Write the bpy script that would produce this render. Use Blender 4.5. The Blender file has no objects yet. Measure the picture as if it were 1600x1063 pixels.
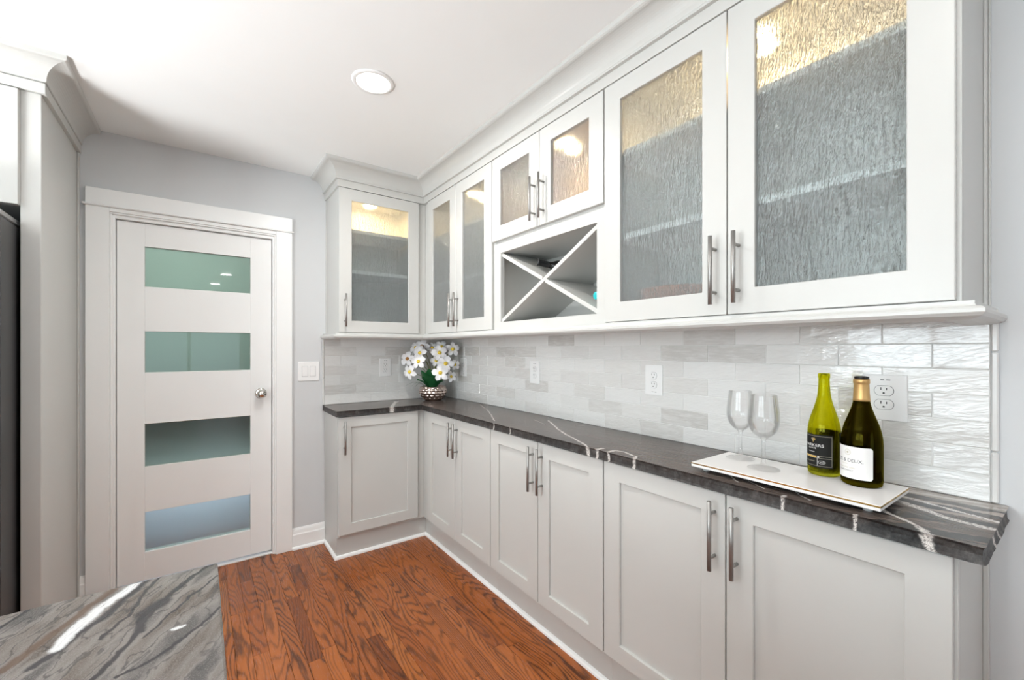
import bpy, bmesh, math, random
from mathutils import Vector, Matrix, noise as mnoise

random.seed(7)
S = bpy.context.scene
COL = S.collection
PI = math.pi

# ------------------------------------------------------------------ camera, world, lights, exposure
cam_d = bpy.data.cameras.new('camera')
cam_d.sensor_fit = 'HORIZONTAL'
cam_d.sensor_width = 36.0
cam_d.lens = 36.0 * 667.42 / 1600.0
cam_d.shift_y = (544.4 - 531.5) / 1600.0
cam_d.clip_start = 0.02
cam = bpy.data.objects.new('camera', cam_d)
COL.objects.link(cam)
cam.location = (-1.585, -3.072, 1.302)
cam.rotation_euler = (PI / 2, 0, -math.radians(36.18))
S.camera = cam

S.view_settings.view_transform = 'Standard'
S.view_settings.look = 'None'
S.view_settings.gamma = 1.0
S.view_settings.use_curve_mapping = False
S.view_settings.exposure = 0.08
S.cycles.use_denoising = True
S.cycles.max_bounces = 10
S.cycles.diffuse_bounces = 5
S.cycles.glossy_bounces = 5
S.cycles.transmission_bounces = 10
S.cycles.transparent_max_bounces = 12
S.cycles.sample_clamp_indirect = 6.0
S.cycles.caustics_reflective = False
S.cycles.caustics_refractive = True

world = bpy.data.worlds.new('sky')
S.world = world
world.use_nodes = True
world.node_tree.nodes['Background'].inputs[0].default_value = (0.78, 0.90, 1.0, 1)
world.node_tree.nodes['Background'].inputs[1].default_value = 2.2


def lamp(name, kind, loc, power, color=(1, 1, 1), rot=(0, 0, 0), **kw):
    d = bpy.data.lights.new(name, kind)
    d.energy = power
    d.color = color
    for k, v in kw.items():
        setattr(d, k, v)
    o = bpy.data.objects.new(name, d)
    COL.objects.link(o)
    o.location = loc
    o.rotation_euler = rot
    return o


DAY = (0.90, 0.96, 1.0)
WARM = (1.0, 0.95, 0.88)
# daylight through the two kitchen windows (left wall); added fill from the rear wall
WINS = [(-2.75, -1.35), (-4.45, -3.05)]
for a, b in WINS:
    lamp('window_daylight', 'AREA', (-4.62, (a + b) / 2, 1.55), 40, DAY, (0, -PI / 2, 0),
         shape='RECTANGLE', size=1.1, size_y=b - a)
lamp('patio_fill', 'AREA', (-1.75, -7.42, 1.1), 150, (0.94, 0.98, 1.0), (-PI / 2, 0, 0),
     shape='RECTANGLE', size=1.8, size_y=2.0)  # added frontal fill for the back wall, behind the unseen patio door
# added uplight in the aisle, out of view, to brighten the ceiling
lamp('fill_uplight', 'AREA', (-3.55, -1.95, 0.60), 105, (0.97, 0.99, 1.0), (PI, 0, 0),
     shape='DISK', size=0.7)
# recessed ceiling lights
LIGHTS = [(-0.987, -1.25), (-1.16, -2.95), (-1.26, -4.61), (-1.37, -5.86),
          (-3.2, -1.8), (-3.1, -3.65), (-3.1, -5.4)]
for x, y in LIGHTS:
    lamp('downlight', 'AREA', (x, y, 2.415), 13.0 if y > -1.5 else 4.5, (1.0, 0.98, 0.95), (0, 0, 0), shape='DISK', size=0.13)


# ------------------------------------------------------------------ shader helper
class N:
    """wraps a node socket so that shader maths reads like maths"""
    def __init__(s, t, k): s.t, s.k = t, k

    def _m(s, op, *a):
        n = s.t.nodes.new('ShaderNodeMath'); n.operation = op
        for i, x in enumerate((s,) + a):
            if isinstance(x, N): s.t.links.new(x.k, n.inputs[i])
            else: n.inputs[i].default_value = x
        return N(s.t, n.outputs[0])
    def __add__(s, o): return s._m('ADD', o)
    def __sub__(s, o): return s._m('SUBTRACT', o)
    def __mul__(s, o): return s._m('MULTIPLY', o)
    def __truediv__(s, o): return s._m('DIVIDE', o)
    __radd__ = __add__
    __rmul__ = __mul__
    def rsub(s, v): return (s * -1.0) + v
    def abs(s): return s._m('ABSOLUTE')
    def sin(s): return s._m('SINE')
    def pow(s, v): return s._m('POWER', v)
    def min(s, o): return s._m('MINIMUM', o)
    def max(s, o): return s._m('MAXIMUM', o)
    def sqrt(s): return s._m('SQRT')
    def frac(s): return s._m('FRACT')
    def clamp(s):
        r = s._m('ADD', 0.0); r.k.node.use_clamp = True; return r
    def step(s, a, b):
        n = s.t.nodes.new('ShaderNodeMapRange'); n.interpolation_type = 'SMOOTHSTEP'
        s.t.links.new(s.k, n.inputs['Value'])
        n.inputs['From Min'].default_value = a; n.inputs['From Max'].default_value = b
        return N(s.t, n.outputs[0])


class Mat:
    def __init__(s, name):
        s.m = bpy.data.materials.new(name); s.m.use_nodes = True
        s.t = s.m.node_tree
        s.b = s.t.nodes['Principled BSDF']; s.out = s.t.nodes['Material Output']
    def set(s, **kw):
        nm = dict(color='Base Color', rough='Roughness', metal='Metallic', ior='IOR', trans='Transmission Weight',
                  coat='Coat Weight', coat_rough='Coat Roughness', spec='Specular IOR Level', normal='Normal',
                  emit='Emission Color', emit_s='Emission Strength', sss='Subsurface Weight', alpha='Alpha', aniso='Anisotropic')
        for k, v in kw.items():
            i = s.b.inputs[nm[k]]
            if isinstance(v, N): s.t.links.new(v.k, i)
            elif k in ('color', 'emit'): i.default_value = (*v, 1)
            else: i.default_value = v
        return s
    def obj(s, which='Object'):
        n = s.t.nodes.new('ShaderNodeTexCoord'); return N(s.t, n.outputs[which])
    def rand(s):
        n = s.t.nodes.new('ShaderNodeObjectInfo'); return N(s.t, n.outputs['Random'])
    def sep(s, v):
        n = s.t.nodes.new('ShaderNodeSeparateXYZ'); s.t.links.new(v.k, n.inputs[0])
        return [N(s.t, n.outputs[i]) for i in range(3)]
    def vec(s, x, y, z):
        n = s.t.nodes.new('ShaderNodeCombineXYZ')
        for i, q in enumerate((x, y, z)):
            if isinstance(q, N): s.t.links.new(q.k, n.inputs[i])
            else: n.inputs[i].default_value = q
        return N(s.t, n.outputs[0])
    def noise(s, v, scale=1, detail=2, rough=0.5, dist=0.0):
        n = s.t.nodes.new('ShaderNodeTexNoise'); s.t.links.new(v.k, n.inputs['Vector'])
        n.inputs['Scale'].default_value = scale; n.inputs['Detail'].default_value = detail
        n.inputs['Roughness'].default_value = rough; n.inputs['Distortion'].default_value = dist
        return N(s.t, n.outputs[0])
    def vor(s, v, scale=1, feature='F1', out=0):
        n = s.t.nodes.new('ShaderNodeTexVoronoi'); n.feature = feature; s.t.links.new(v.k, n.inputs['Vector'])
        n.inputs['Scale'].default_value = scale
        return N(s.t, n.outputs[out])
    def ramp(s, f, stops, interp='LINEAR'):
        n = s.t.nodes.new('ShaderNodeValToRGB'); s.t.links.new(f.k, n.inputs[0])
        r = n.color_ramp; r.interpolation = interp
        while len(r.elements) < len(stops): r.elements.new(0.5)
        for e, (p, c) in zip(r.elements, stops):
            e.position = p; e.color = (*c, 1)
        return N(s.t, n.outputs[0])
    def mix(s, f, a, b):
        n = s.t.nodes.new('ShaderNodeMix'); n.data_type = 'RGBA'
        for i, q in ((0, f), (6, a), (7, b)):
            if isinstance(q, N): s.t.links.new(q.k, n.inputs[i])
            elif i == 0: n.inputs[0].default_value = q
            else: n.inputs[i].default_value = (*q, 1)
        return N(s.t, n.outputs[2])
    def bump(s, h, strength=0.5, dist=0.001):
        n = s.t.nodes.new('ShaderNodeBump'); s.t.links.new(h.k, n.inputs['Height'])
        n.inputs['Strength'].default_value = strength; n.inputs['Distance'].default_value = dist
        return N(s.t, n.outputs[0])
    def shader(s, kind, **kw):
        n = s.t.nodes.new(kind)
        for k, v in kw.items():
            i = n.inputs[k]
            if isinstance(v, N): s.t.links.new(v.k, i)
            elif isinstance(v, tuple): i.default_value = (*v, 1)
            else: i.default_value = v
        return n.outputs[0]
    def mixsh(s, f, a, b):
        n = s.t.nodes.new('ShaderNodeMixShader')
        if isinstance(f, N): s.t.links.new(f.k, n.inputs[0])
        else: n.inputs[0].default_value = f
        s.t.links.new(a, n.inputs[1]); s.t.links.new(b, n.inputs[2])
        return n.outputs[0]
    def surf(s, o): s.t.links.new(o, s.out.inputs[0]); return s


def plain(name, color, rough=0.5, **kw):
    return Mat(name).set(color=color, rough=rough, **kw).m


M = {}
def paint(name, color, rough, amp=0.02):
    m = Mat(name)
    p = m.obj()
    n = m.noise(p, 3.0, 3)
    c = m.mix((n * 2.0).clamp(), tuple(x * (1 - amp) for x in color), tuple(min(1, x * (1 + amp)) for x in color))
    m.set(color=c, rough=rough, normal=m.bump(m.noise(p, 260, 2), 0.06, 0.0006))
    return m.m
M['cabinet'] = paint('cabinet paint', (0.562, 0.561, 0.538), 0.30)
M['inside'] = paint('cabinet inside paint', (0.62, 0.62, 0.60), 0.45)
M['trim'] = paint('white trim paint', (0.862, 0.870, 0.860), 0.32)
M['wall'] = paint('blue grey wall paint', (0.62, 0.632, 0.638), 0.6)
M['ceiling'] = paint('ceiling paint', (0.885, 0.90, 0.895), 0.8)
M['shelf'] = paint('white shelf', (0.93, 0.93, 0.93), 0.35)
M['maple'] = paint('warm beige lining', (0.60, 0.50, 0.42), 0.45)
M['steel'] = Mat('brushed nickel').set(color=(0.36, 0.35, 0.335), metal=0.8, rough=0.42).m
M['chrome'] = Mat('satin chrome').set(color=(0.62, 0.60, 0.57), metal=1.0, rough=0.12).m
M['plastic'] = plain('white plastic', (0.86, 0.86, 0.85), 0.28)
M['slot'] = plain('dark slot', (0.01, 0.01, 0.01), 0.6)
M['ink'] = plain('grey print', (0.07, 0.07, 0.075), 0.6)
M['gold'] = Mat('gold edge').set(color=(0.78, 0.52, 0.16), metal=1.0, rough=0.22).m
M['ceramic'] = plain('white marble tray', (0.86, 0.84, 0.82), 0.22)
M['rubber'] = plain('clear grey rubber', (0.45, 0.45, 0.45), 0.5)
M['grout'] = plain('pale grout', (0.80, 0.795, 0.775), 0.8)
M['lens'] = Mat('lit diffuser').set(color=(1, 1, 1), rough=0.4, emit=(1.0, 0.97, 0.92), emit_s=9.0).m
M['puck'] = Mat('lit warm puck').set(color=(1, 1, 1), rough=0.4, emit=(1.0, 0.80, 0.52), emit_s=20.0).m
M['fridge'] = Mat('dark steel').set(color=(0.075, 0.075, 0.078), metal=0.35, rough=0.42).m
M['fridge_trim'] = Mat('grey hinge cover').set(color=(0.30, 0.30, 0.30), metal=0.5, rough=0.4).m
M['gap'] = plain('dark gasket', (0.012, 0.012, 0.012), 0.7)


def glass(name, color, rough=0.0, shadow=(1, 1, 1), f=0.5, ior=1.45):
    """clear glass that also lets plain light through (mixed with a transparent shader, as for any thin glass)"""
    m = Mat(name)
    g = m.shader('ShaderNodeBsdfGlass', Color=color, Roughness=rough, IOR=ior)
    tr = m.shader('ShaderNodeBsdfTransparent', Color=shadow)
    m.surf(m.mixsh(f, g, tr))
    return m.m
def m_thin():
    m = Mat('clear wine glass')
    tr = m.shader('ShaderNodeBsdfTransparent', Color=(0.995, 0.995, 0.995))
    g = m.shader('ShaderNodeBsdfGlass', Color=(1, 1, 1), Roughness=0.0, IOR=1.45)
    gl = m.shader('ShaderNodeBsdfGlossy', Color=(1, 1, 1), Roughness=0.03)
    fr = m.t.nodes.new('ShaderNodeFresnel'); fr.inputs[0].default_value = 1.5
    m.surf(m.mixsh(0.90, g, m.mixsh(N(m.t, fr.outputs[0]) * 0.45, tr, gl)))
    return m.m
M['clear'] = m_thin()
M['green_glass'] = glass('olive green glass', (0.90, 0.89, 0.20), 0.0, (0.86, 0.84, 0.19), 0.35, 1.38)
M['window_glass'] = glass('window glass', (1, 1, 1), 0.0, (0.98, 1, 1), 0.9, 1.1)


def m_rain():
    m = Mat('rain pattern glass')
    x, y, z = m.sep(m.obj('Object'))
    h = x + y
    v = m.vec(h * 155.0, z * 25.0, 0.0)
    n1 = m.noise(v, 1.0, 2.5, 0.55, 0.9)
    n2 = m.noise(m.vec(h * 330.0, z * 80.0, 3.0), 1.0, 2, 0.5, 0.4)
    bmp = m.bump(n1 * 0.8 + n2 * 0.45, 1.0, 0.0075)
    rf = m.shader('ShaderNodeBsdfRefraction', Color=(0.96, 0.99, 0.985), Roughness=0.02, IOR=1.16, Normal=bmp)
    tr = m.shader('ShaderNodeBsdfTransparent', Color=(0.95, 0.985, 0.98))
    gl = m.shader('ShaderNodeBsdfGlossy', Color=(1, 1, 1), Roughness=0.06, Normal=bmp)
    body = m.mixsh(0.60, rf, tr)
    fr = m.t.nodes.new('ShaderNodeFresnel'); fr.inputs[0].default_value = 1.62
    m.t.links.new(bmp.k, fr.inputs['Normal'])
    m.surf(m.mixsh((N(m.t, fr.outputs[0]) * 1.6).clamp(), body, gl))
    return m.m
M['rain'] = m_rain()


def m_frost():
    m = Mat('frosted green glass')
    m.set(color=(0.58, 0.72, 0.64), trans=1.0, rough=0.42, ior=1.35, coat=1.0, coat_rough=0.015)
    return m.m
M['frost'] = m_frost()


def m_tile():
    m = Mat('glazed grey tile')
    r = m.rand(); x, y, z = m.sep(m.obj('Object'))
    u = x + y
    o = r * 53.0
    c = m.ramp(r, [(0.0, (0.565, 0.548, 0.52)), (0.18, (0.701, 0.689, 0.661)), (0.5, (0.751, 0.746, 0.723)), (0.8, (0.78, 0.78, 0.763)), (1.0, (0.678, 0.661, 0.638))])
    st = m.noise(m.vec(u * 14.0 + o, z * 90.0, o), 1.0, 3, 0.6, 0.6)
    c2 = m.mix((st.step(0.35, 0.75)) * 0.5, c, (0.80, 0.795, 0.775))
    w = m.noise(m.vec(u * 15.0 + o, z * 42.0 + u * 9.0, o), 1.0, 2.0, 0.5, 0.6)
    w2 = m.noise(m.vec(u * 60.0 + o, z * 190.0, o), 1.0, 2, 0.5, 0.3)
    m.set(color=c2, rough=0.05, spec=0.6, coat=0.6, coat_rough=0.03, normal=m.bump(w * 0.9 + w2 * 0.30, 0.9, 0.0036))
    return m.m
M['tile'] = m_tile()
M['tile_trim'] = Mat('glazed pencil trim').set(color=(0.74, 0.735, 0.715), rough=0.2).m


def m_wood():
    m = Mat('red stained oak')
    r = m.rand(); x, y, z = m.sep(m.obj('Object'))
    o = r * 91.0
    lo = m.noise(m.vec(x * 8.0 + o, y * 1.15 + o, o), 1.0, 1.5, 0.45, 0.0)
    ph = x * 250.0 + lo * 125.0 + m.noise(m.vec(x * 70.0, y * 12.0, o), 1.0, 3, 0.6) * 4.5
    g = (ph.sin() * 0.5 + 0.5).pow(2.6)
    fine = m.noise(m.vec(x * 620.0 + o, y * 16.0, o), 1.0, 3, 0.6)
    broad = m.noise(m.vec(x * 14.0 + o, y * 1.4, o + 7.0), 1.0, 3, 0.6)
    base = m.ramp(r, [(0.0, (0.20, 0.053, 0.014)), (0.12, (0.33, 0.092, 0.022)), (0.5, (0.41, 0.122, 0.029)), (0.85, (0.36, 0.104, 0.025)), (1.0, (0.47, 0.165, 0.043))])
    c = m.mix(broad.step(0.35, 0.8) * 0.40, base, (0.15, 0.044, 0.014))
    c = m.mix(g * (broad.step(0.3, 0.7) * 0.50 + 0.42), c, (0.055, 0.019, 0.008))
    c = m.mix(fine.step(0.55, 0.78) * 0.5, c, (0.075, 0.024, 0.010))
    m.set(color=c, rough=fine * 0.12 + 0.2, spec=0.45, normal=m.bump(g * -0.5 + fine * -0.4, 0.10, 0.0006))
    return m.m
M['wood'] = m_wood()


def seg_dist(m, X, Y, p, q):
    ax, ay = p; bx, by = q
    dx, dy = bx - ax, by - ay
    L = dx * dx + dy * dy
    t = (((X - ax) * dx + (Y - ay) * dy) * (1.0 / L)).clamp()
    ex = X - ax - t * dx
    ey = Y - ay - t * dy
    return (ex * ex + ey * ey).sqrt()


def veins(m, X, Y, lines, soft=1.0):
    out = None
    for w, pts in lines:
        d = None
        for p, q in zip(pts, pts[1:]):
            e = seg_dist(m, X, Y, p, q)
            d = e if d is None else d.min(e)
        s = (d * (1.0 / (w * soft))).step(0.35, 1.0).rsub(1.0)
        out = s if out is None else out.max(s)
    return out


def m_granite(edge):
    m = Mat('black granite chiselled edge' if edge else 'black granite with white veins')
    x, y, z = m.sep(m.obj('Object'))
    nx = m.noise(m.vec(x * 22.0, y * 14.0, z * 14.0), 1.0, 4, 0.65)
    ny = m.noise(m.vec(x * 22.0 + 31.0, y * 14.0, z * 14.0), 1.0, 4, 0.65)
    X = x + (nx - 0.5) * 0.022
    Y = y + (ny - 0.5) * 0.030
    st = m.noise(m.vec(x * 120.0 + y * 22.0, y * 9.0 - x * 6.0, z * 30.0), 1.0, 5, 0.65, 0.5)
    big = m.noise(m.vec(x * 5.0 + y * 1.5, y * 1.6, 2.0), 1.0, 2, 0.5, 0.6)
    c = m.ramp(st, [(0.30, (0.036, 0.029, 0.026)), (0.5, (0.105, 0.082, 0.071)), (0.75, (0.195, 0.156, 0.138))])
    c = m.mix(big.step(0.5, 0.7) * 0.55, c, (0.030, 0.030, 0.031))
    end = y.step(-2.66, -2.76)
    band = (x * 95.0 + y * 14.0 + nx * 5.0).sin().step(0.25, 0.8) * x.step(-0.30, -0.12)
    blk = (x * 60.0 + y * 26.0 + nx * 4.0 + 1.0).sin().step(0.1, 0.5)
    c = m.mix(blk * end * 0.9, c, (0.018, 0.019, 0.020))
    c = m.mix(band * end * 0.85, c, (0.42, 0.36, 0.32))
    back = x.step(-0.085, -0.055)
    pale = m.mix(st.step(0.42, 0.58), (0.58, 0.53, 0.48), (0.27, 0.235, 0.215))
    c = m.mix(back * end * 0.9, c, pale)
    L = [(0.0045, [(-0.06, -0.62), (-0.144, -0.846), (-0.33, -1.20)]),
         (0.007, [(-0.10, -1.37), (-0.248, -1.626), (-0.336, -1.842), (-0.40, -1.955)]),
         (0.012, [(-0.345, -1.96), (-0.40, -1.96)]),
         (0.008, [(-0.40, -2.02), (-0.337, -2.005), (-0.324, -2.046), (-0.345, -2.12), (-0.40, -2.14)]),
         (0.0025, [(-0.142, -1.297), (-0.186, -1.432)]), (0.003, [(-0.076, -1.543), (-0.058, -1.591)]),
         (0.004, [(-0.27, -2.39), (-0.342, -2.467)]), (0.003, [(-0.301, -2.46), (-0.345, -2.54)]),
         (0.003, [(-0.25, -2.53), (-0.35, -2.65)]),
         (0.009, [(-0.22, -2.66), (-0.281, -2.775), (-0.336, -2.839), (-0.40, -2.89)]),
         (0.014, [(-0.12, -2.70), (-0.164, -2.769), (-0.225, -2.87), (-0.24, -2.97)]),
         (0.010, [(-0.10, -2.72), (-0.147, -2.86), (-0.175, -2.97)]),
         (0.006, [(-0.37, -2.745), (-0.40, -2.75)]), (0.007, [(-0.36, -2.60), (-0.40, -2.60)]), (0.007, [(-0.375, -2.87), (-0.40, -2.88)]),
         (0.018, [(-0.455, -0.119), (-0.60, -0.42)]), (0.006, [(-0.42, -0.09), (-0.54, -0.30)]),
         (0.004, [(-0.37, -1.40), (-0.40, -1.405)]), (0.005, [(-0.373, -1.255), (-0.40, -1.265)])]
    v = veins(m, X, Y, L)
    wn = m.noise(m.vec(x * 160.0, y * 160.0, z * 160.0), 1.0, 3, 0.7)
    vc = m.mix(wn.step(0.45, 0.62), (0.70, 0.66, 0.62), (0.24, 0.22, 0.21))
    c = m.mix(v * wn.step(0.30, 0.46) , c, vc)
    if edge:
        en = m.noise(m.vec(x * 60.0, y * 60.0, z * 40.0), 1.0, 5, 0.7)
        c = m.mix((v * wn.step(0.30, 0.46)).rsub(1.0) * 0.8, c, m.ramp(en, [(0.36, (0.006, 0.006, 0.006)), (0.55, (0.036, 0.036, 0.036)), (0.74, (0.11, 0.106, 0.102))]))
        m.set(color=c, rough=0.45, spec=0.25, normal=m.bump(en, 0.5, 0.004))
    else:
        m.set(color=c, rough=0.22, spec=0.22, normal=m.bump(st, 0.10, 0.0006))
    return m.m
M['granite'] = m_granite(False)
M['granite_edge'] = m_granite(True)


def m_island():
    m = Mat('grey swirled granite')
    x, y, z = m.sep(m.obj('Object'))
    nx = m.noise(m.vec(x * 30.0, y * 22.0, 0.0), 1.0, 5, 0.65)
    ny = m.noise(m.vec(x * 30.0 + 17.0, y * 22.0, 5.0), 1.0, 5, 0.65)
    X = x + (nx - 0.5) * 0.020
    Y = y + (ny - 0.5) * 0.024
    a = math.atan2(0.90, 0.43)
    U = X * math.cos(a) + Y * math.sin(a)
    V = X * -math.sin(a) + Y * math.cos(a)
    st = m.noise(m.vec(U * 14.0, V * 170.0, 0.0), 1.0, 5, 0.65)
    sp = m.noise(m.vec(x * 600.0, y * 600.0, 0.0), 1.0, 3, 0.7)
    fl = m.noise(m.vec(U * 6.0, V * 26.0, 4.0), 1.0, 3, 0.5)
    c = m.ramp(fl, [(0.30, (0.072, 0.054, 0.042)), (0.42, (0.150, 0.130, 0.114)), (0.53, (0.195, 0.176, 0.162)), (0.63, (0.085, 0.079, 0.075))])
    c = m.mix(st.step(0.48, 0.75) * 0.5, c, (0.07, 0.066, 0.064))
    c = m.mix(sp.step(0.48, 0.66) * 0.38, c, (0.30, 0.285, 0.275))
    seam = (m.noise(m.vec(U * 7.0, V * 26.0, 9.0), 1.0, 3, 0.5) - 0.5).abs().step(0.003, 0.016).rsub(1.0)
    c = m.mix(seam * (Y - X).step(-1.1, -0.70) * 0.55, c, (0.035, 0.034, 0.036))
    br = veins(m, X, Y, [(0.009, [(-1.775, -2.31), (-1.752, -2.264), (-1.727, -2.22), (-1.707, -2.175), (-1.68, -2.13)])])
    c = m.mix(br * 0.8, c, (0.10, 0.062, 0.042))
    dk = veins(m, X, Y, [(0.009, [(-1.745, -2.32), (-1.713, -2.265), (-1.692, -2.235), (-1.668, -2.18), (-1.648, -2.13)]),
                         (0.006, [(-1.69, -2.40), (-1.658, -2.333), (-1.640, -2.265), (-1.619, -2.22), (-1.596, -2.18), (-1.56, -2.14)]),
                         (0.004, [(-1.69, -2.299), (-1.669, -2.259), (-1.659, -2.223), (-1.652, -2.179), (-1.635, -2.14)]),
                         (0.017, [(-1.650, -2.262), (-1.632, -2.243)]), (0.008, [(-1.650, -2.262), (-1.648, -2.31)]),
                         (0.004, [(-1.663, -2.401), (-1.628, -2.387), (-1.601, -2.361), (-1.56, -2.31)]),
                         (0.003, [(-1.644, -2.33), (-1.60, -2.253), (-1.56, -2.20)]),
                         (0.006, [(-1.815, -2.21), (-1.795, -2.165), (-1.78, -2.135)])])
    c = m.mix(dk * 0.92, c, (0.040, 0.038, 0.041))
    wh = veins(m, X, Y, [(0.011, [(-1.734, -2.29), (-1.714, -2.235), (-1.692, -2.193), (-1.655, -2.13)]),
                         (0.005, [(-1.612, -2.335), (-1.604, -2.331)])])
    wst = m.noise(m.vec(U * 40.0, V * 400.0, 0.0), 1.0, 3, 0.6)
    c = m.mix(wh, c, m.mix(wst.step(0.55, 0.7), (0.60, 0.60, 0.60), (0.24, 0.24, 0.25)))
    m.set(color=c, rough=0.22, spec=0.5, normal=m.bump(sp, 0.05, 0.0004))
    return m.m
M['island'] = m_island()

M['dark_label'] = plain('black paper label', (0.014, 0.014, 0.013), 0.6, spec=0.15)
M['white_label'] = plain('white paper label', (0.80, 0.79, 0.77), 0.55)
M['gold_ink'] = plain('gold ink', (0.62, 0.40, 0.10), 0.4)
M['white_ink'] = plain('white ink', (0.75, 0.74, 0.72), 0.5)
M['pale_ink'] = plain('pale gold ink', (0.50, 0.45, 0.34), 0.5)
M['line_ink'] = plain('beige line ink', (0.34, 0.31, 0.24), 0.5)
M['capsule'] = Mat('gold foil capsule').set(color=(0.66, 0.42, 0.17), metal=0.7, rough=0.45).m
M['dark_glass'] = glass('dark olive glass', (0.36, 0.31, 0.045), 0.0, (0.30, 0.26, 0.035), 0.2, 1.45)
M['bottle_black'] = Mat('black bottle glass').set(color=(0.008, 0.008, 0.008), rough=0.08).m
M['cap_grey'] = Mat('grey bottle capsule').set(color=(0.22, 0.21, 0.21), rough=0.3, metal=0.4).m
M['cap_black'] = plain('black bottle capsule', (0.015, 0.015, 0.017), 0.35)
M['teal'] = plain('teal bottle capsule', (0.02, 0.50, 0.52), 0.35)
M['copper'] = Mat('copper').set(color=(0.80, 0.30, 0.17), metal=0.45, rough=0.3).m
M['rose'] = Mat('rose gold plating').set(color=(0.74, 0.60, 0.54), metal=1.0, rough=0.10).m
M['petal'] = plain('white petal', (0.86, 0.86, 0.87), 0.5, sss=0.0)
M['yellow'] = plain('yellow flower centre', (0.85, 0.62, 0.06), 0.5)
M['bronze_center'] = plain('bronze flower centre', (0.42, 0.20, 0.05), 0.5)
M['leaf'] = plain('deep green leaf', (0.018, 0.115, 0.035), 0.35)
M['stem'] = plain('olive stem', (0.20, 0.22, 0.05), 0.5)
M['soil'] = plain('dark moss', (0.03, 0.035, 0.02), 0.9)
M['sage'] = plain('pale pantry wall', (0.62, 0.70, 0.66), 0.7)
M['bin_dark'] = plain('dark grey bin', (0.07, 0.085, 0.085), 0.6)
M['bin_blue'] = plain('pale blue bin', (0.70, 0.74, 0.95), 0.6)


# ------------------------------------------------------------------ mesh helpers
def link(name, bm, mat, parent=None, bevel=0.0, smooth=False, seg=1):
    me = bpy.data.meshes.new(name)
    bmesh.ops.recalc_face_normals(bm, faces=bm.faces)
    bm.to_mesh(me); bm.free()
    for m_ in (mat if isinstance(mat, list) else [mat]):
        me.materials.append(m_)
    if smooth:
        for p in me.polygons: p.use_smooth = True
    o = bpy.data.objects.new(name, me)
    COL.objects.link(o)
    if parent is not None: o.parent = parent
    if bevel:
        b = o.modifiers.new('edge', 'BEVEL'); b.width = bevel; b.segments = seg; b.limit_method = 'ANGLE'; b.angle_limit = 0.6
    return o


def thing(name, label, cat, loc=(0, 0, 0), rz=0.0, group=None, kind=None):
    o = bpy.data.objects.new(name, None)
    o.empty_display_size = 0.05
    COL.objects.link(o)
    o.location = loc; o.rotation_euler = (0, 0, rz)
    return tag(o, label, cat, group, kind)


def tag(o, label, cat, group=None, kind=None):
    o['label'] = label
    if cat: o['category'] = cat
    if group: o['group'] = group
    if kind: o['kind'] = kind
    return o


def box(x0, x1, y0, y1, z0, z1, bm=None):
    bm = bm or bmesh.new()
    v = [bm.verts.new((x, y, z)) for x in (x0, x1) for y in (y0, y1) for z in (z0, z1)]
    for f in ((0, 1, 3, 2), (4, 6, 7, 5), (0, 4, 5, 1), (2, 3, 7, 6), (0, 2, 6, 4), (1, 5, 7, 3)):
        bm.faces.new([v[i] for i in f])
    return bm


def bx(name, x0, x1, y0, y1, z0, z1, mat, parent=None, bevel=0.001):
    return link(name, box(min(x0, x1), max(x0, x1), min(y0, y1), max(y0, y1), min(z0, z1), max(z0, z1)), mat, parent, bevel)


def slab(u, v, holes, t0, t1, axes='xzy'):
    """one connected plate with rectangular holes; u, v: (lo, hi); holes: (u0,u1,v0,v1)"""
    us = sorted(set(list(u) + [h[i] for h in holes for i in (0, 1)]))
    vs = sorted(set(list(v) + [h[i] for h in holes for i in (2, 3)]))
    us = [q for q in us if u[0] - 1e-9 <= q <= u[1] + 1e-9]; vs = [q for q in vs if v[0] - 1e-9 <= q <= v[1] + 1e-9]
    bm = bmesh.new(); V = {}

    def P(i, j, k):
        if (i, j, k) not in V:
            d = {axes[0]: us[i], axes[1]: vs[j], axes[2]: (t0, t1)[k]}
            V[(i, j, k)] = bm.verts.new((d['x'], d['y'], d['z']))
        return V[(i, j, k)]

    def solid(i, j):
        if i < 0 or j < 0 or i >= len(us) - 1 or j >= len(vs) - 1: return False
        a, b = (us[i] + us[i + 1]) / 2, (vs[j] + vs[j + 1]) / 2
        return not any(h[0] < a < h[1] and h[2] < b < h[3] for h in holes)
    for i in range(len(us) - 1):
        for j in range(len(vs) - 1):
            if not solid(i, j): continue
            for k in (0, 1):
                bm.faces.new((P(i, j, k), P(i + 1, j, k), P(i + 1, j + 1, k), P(i, j + 1, k)))
            for (di, dj, a, b) in ((-1, 0, (i, j), (i, j + 1)), (1, 0, (i + 1, j), (i + 1, j + 1)), (0, -1, (i, j), (i + 1, j)), (0, 1, (i, j + 1), (i + 1, j + 1))):
                if not solid(i + di, j + dj):
                    bm.faces.new((P(*a, 0), P(*b, 0), P(*b, 1), P(*a, 1)))
    bmesh.ops.dissolve_limit(bm, angle_limit=0.01, verts=bm.verts, edges=bm.edges)
    return bm


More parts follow.
